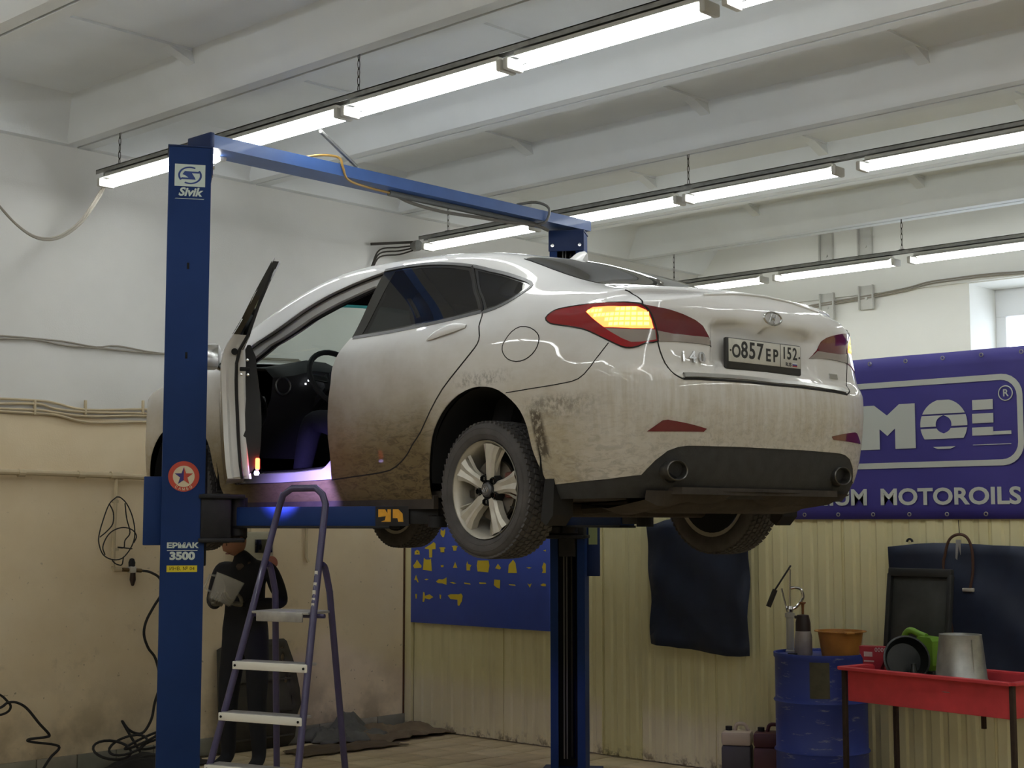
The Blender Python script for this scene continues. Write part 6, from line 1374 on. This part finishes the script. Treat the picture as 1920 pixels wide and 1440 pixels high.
# ---- mechanic standing under the front of the car, looking down at a clear jug in his gloved hands
MP = Vector((6.165, 8.27, 0)); mf = (-_rt*.35-_fh*.94).normalized(); ms = mf.cross(Z3)      # facing, his right
man = empty('person', MP); tag(man, 'person in black work clothes behind the near lift column holding a clear jug', 'person')
def B(f, r, z): return tuple(mf*f+ms*r+Z3*z)
J = {'pel': (B(0, 0, .93), .150, .115), 'ab': (B(.01, 0, 1.10), .145, .110), 'ch': (B(.02, 0, 1.28), .165, .120), 'nk': (B(.03, 0, 1.43), .075, .070), 'hd': (B(.07, .03, 1.50), .055, .055)}
E_ = [('pel', 'ab'), ('ab', 'ch'), ('ch', 'nk'), ('nk', 'hd')]
HW = {}
for sd, n in ((1, 'r'), (-1, 'l')):
    J['sh'+n] = (B(.02, sd*.185, 1.385), .066); J['el'+n] = (B(-.02, sd*.275, 1.14), .052); w = (B(.22, sd*.105, 1.14)); HW[sd] = Vector(w); J['wr'+n] = (w, .036)
    J['hp'+n] = (B(0, sd*.095, .86), .098); J['kn'+n] = (B(.03, sd*.11, .49), .070); J['an'+n] = (B(0, sd*.12, .10), .050); J['to'+n] = (B(.16, sd*.14, .045), .042, .036)
    E_ += [('ch', 'sh'+n), ('sh'+n, 'el'+n), ('el'+n, 'wr'+n), ('pel', 'hp'+n), ('hp'+n, 'kn'+n), ('kn'+n, 'an'+n), ('an'+n, 'to'+n)]
skin('body', J, E_, 'pel', M_BLACKW, man)
head(man, B(.10, .05, 1.57), (mf*.8+ms*.35-Z3*.5), s=.98)
for sd in (1, -1): hand(man, HW[sd], (mf*.75-ms*sd*.55+Z3*.15), (-ms*sd*.5+Z3*.75), M_GLOVE, .8, 1.05, sd)
MB().tube([B(.055, .062, 1.40), B(.095, 0, 1.385), B(.055, -.062, 1.40)], .028, 8).build('grey_scarf', mat('grey_scarf', srgb(86, 74, 66), .95), man, 60)
jg = empty('clear_jug', MP+mf*.34+Z3*1.16); tag(jg, 'clear plastic measuring jug held by the person in black', 'jug')
kj = NT('clear_jug_plastic'); kj.b.inputs['Base Color'].default_value = (.75, .75, .72, 1); kj.b.inputs['Roughness'].default_value = .15; kj.b.inputs['Alpha'].default_value = .30
tl = (_rt*.35-mf*.15+Z3).normalized(); ax = tl.cross(_fh).normalized(); mj = Matrix((ax, tl.cross(ax), tl)).transposed()
o_ = MB().lathe([(0, 0), (.075, 0), (.080, .01), (.098, .17), (.102, .175), (.094, .17), (.076, .012), (0, .008)], 26, mj).build('jug_body', kj.m, jg, 50)
MB().tube([mj @ Vector(p) for p in ((.095, 0, .15), (.135, 0, .14), (.135, 0, .05), (.085, 0, .04))], .009, 6).build('jug_handle', kj.m, jg, 50)
# ---- person sitting at the wheel of the car, mostly hidden; only the left leg shows in the open doorway
dv_ = empty('person', (0, 0, 0)); c_, s_r = math.cos(R(-5.3)), math.sin(R(-5.3)); dv_.location = (5.758+c_*-.37-s_r*1.22, 4.677+s_r*-.37+c_*1.22, 1.614+.47); dv_.rotation_euler = (0, 0, R(-5.3))
tag(dv_, 'person in dark navy trousers sitting in the driver seat', 'person')
J = {'pel': ((0, -.02, .06), .145, .11), 'ab': ((0, -.07, .24), .135, .105), 'ch': ((0, -.13, .42), .16, .115), 'nk': ((0, -.15, .57), .06), 'hd': ((0, -.14, .62), .05)}
E_ = [('pel', 'ab'), ('ab', 'ch'), ('ch', 'nk'), ('nk', 'hd')]
for sd, n in ((-1, 'l'), (1, 'r')):
    J['hp'+n] = ((sd*.09, .06, .06), .090); J['kn'+n] = ((sd*.115 if sd > 0 else -.175, .70 if sd < 0 else .58, .195), .078); J['an'+n] = ((sd*.10 if sd > 0 else -.19, .80 if sd < 0 else .88, -.17), .052); J['to'+n] = ((sd*.10 if sd > 0 else -.19, .93 if sd < 0 else 1.0, -.20), .040)
    J['sh'+n] = ((sd*.185, -.12, .50), .062); J['el'+n] = ((sd*.25, .12, .32), .048); J['wr'+n] = ((sd*.16, .44, .42), .034); J['hn'+n] = ((sd*.155, .54, .44), .034)
    E_ += [('pel', 'hp'+n), ('hp'+n, 'kn'+n), ('kn'+n, 'an'+n), ('an'+n, 'to'+n), ('ch', 'sh'+n), ('sh'+n, 'el'+n), ('el'+n, 'wr'+n), ('wr'+n, 'hn'+n)]
skin('body', J, E_, 'pel', M_JEAN, dv_); head(dv_, (0, -.12, .73), (0, 1, 0))
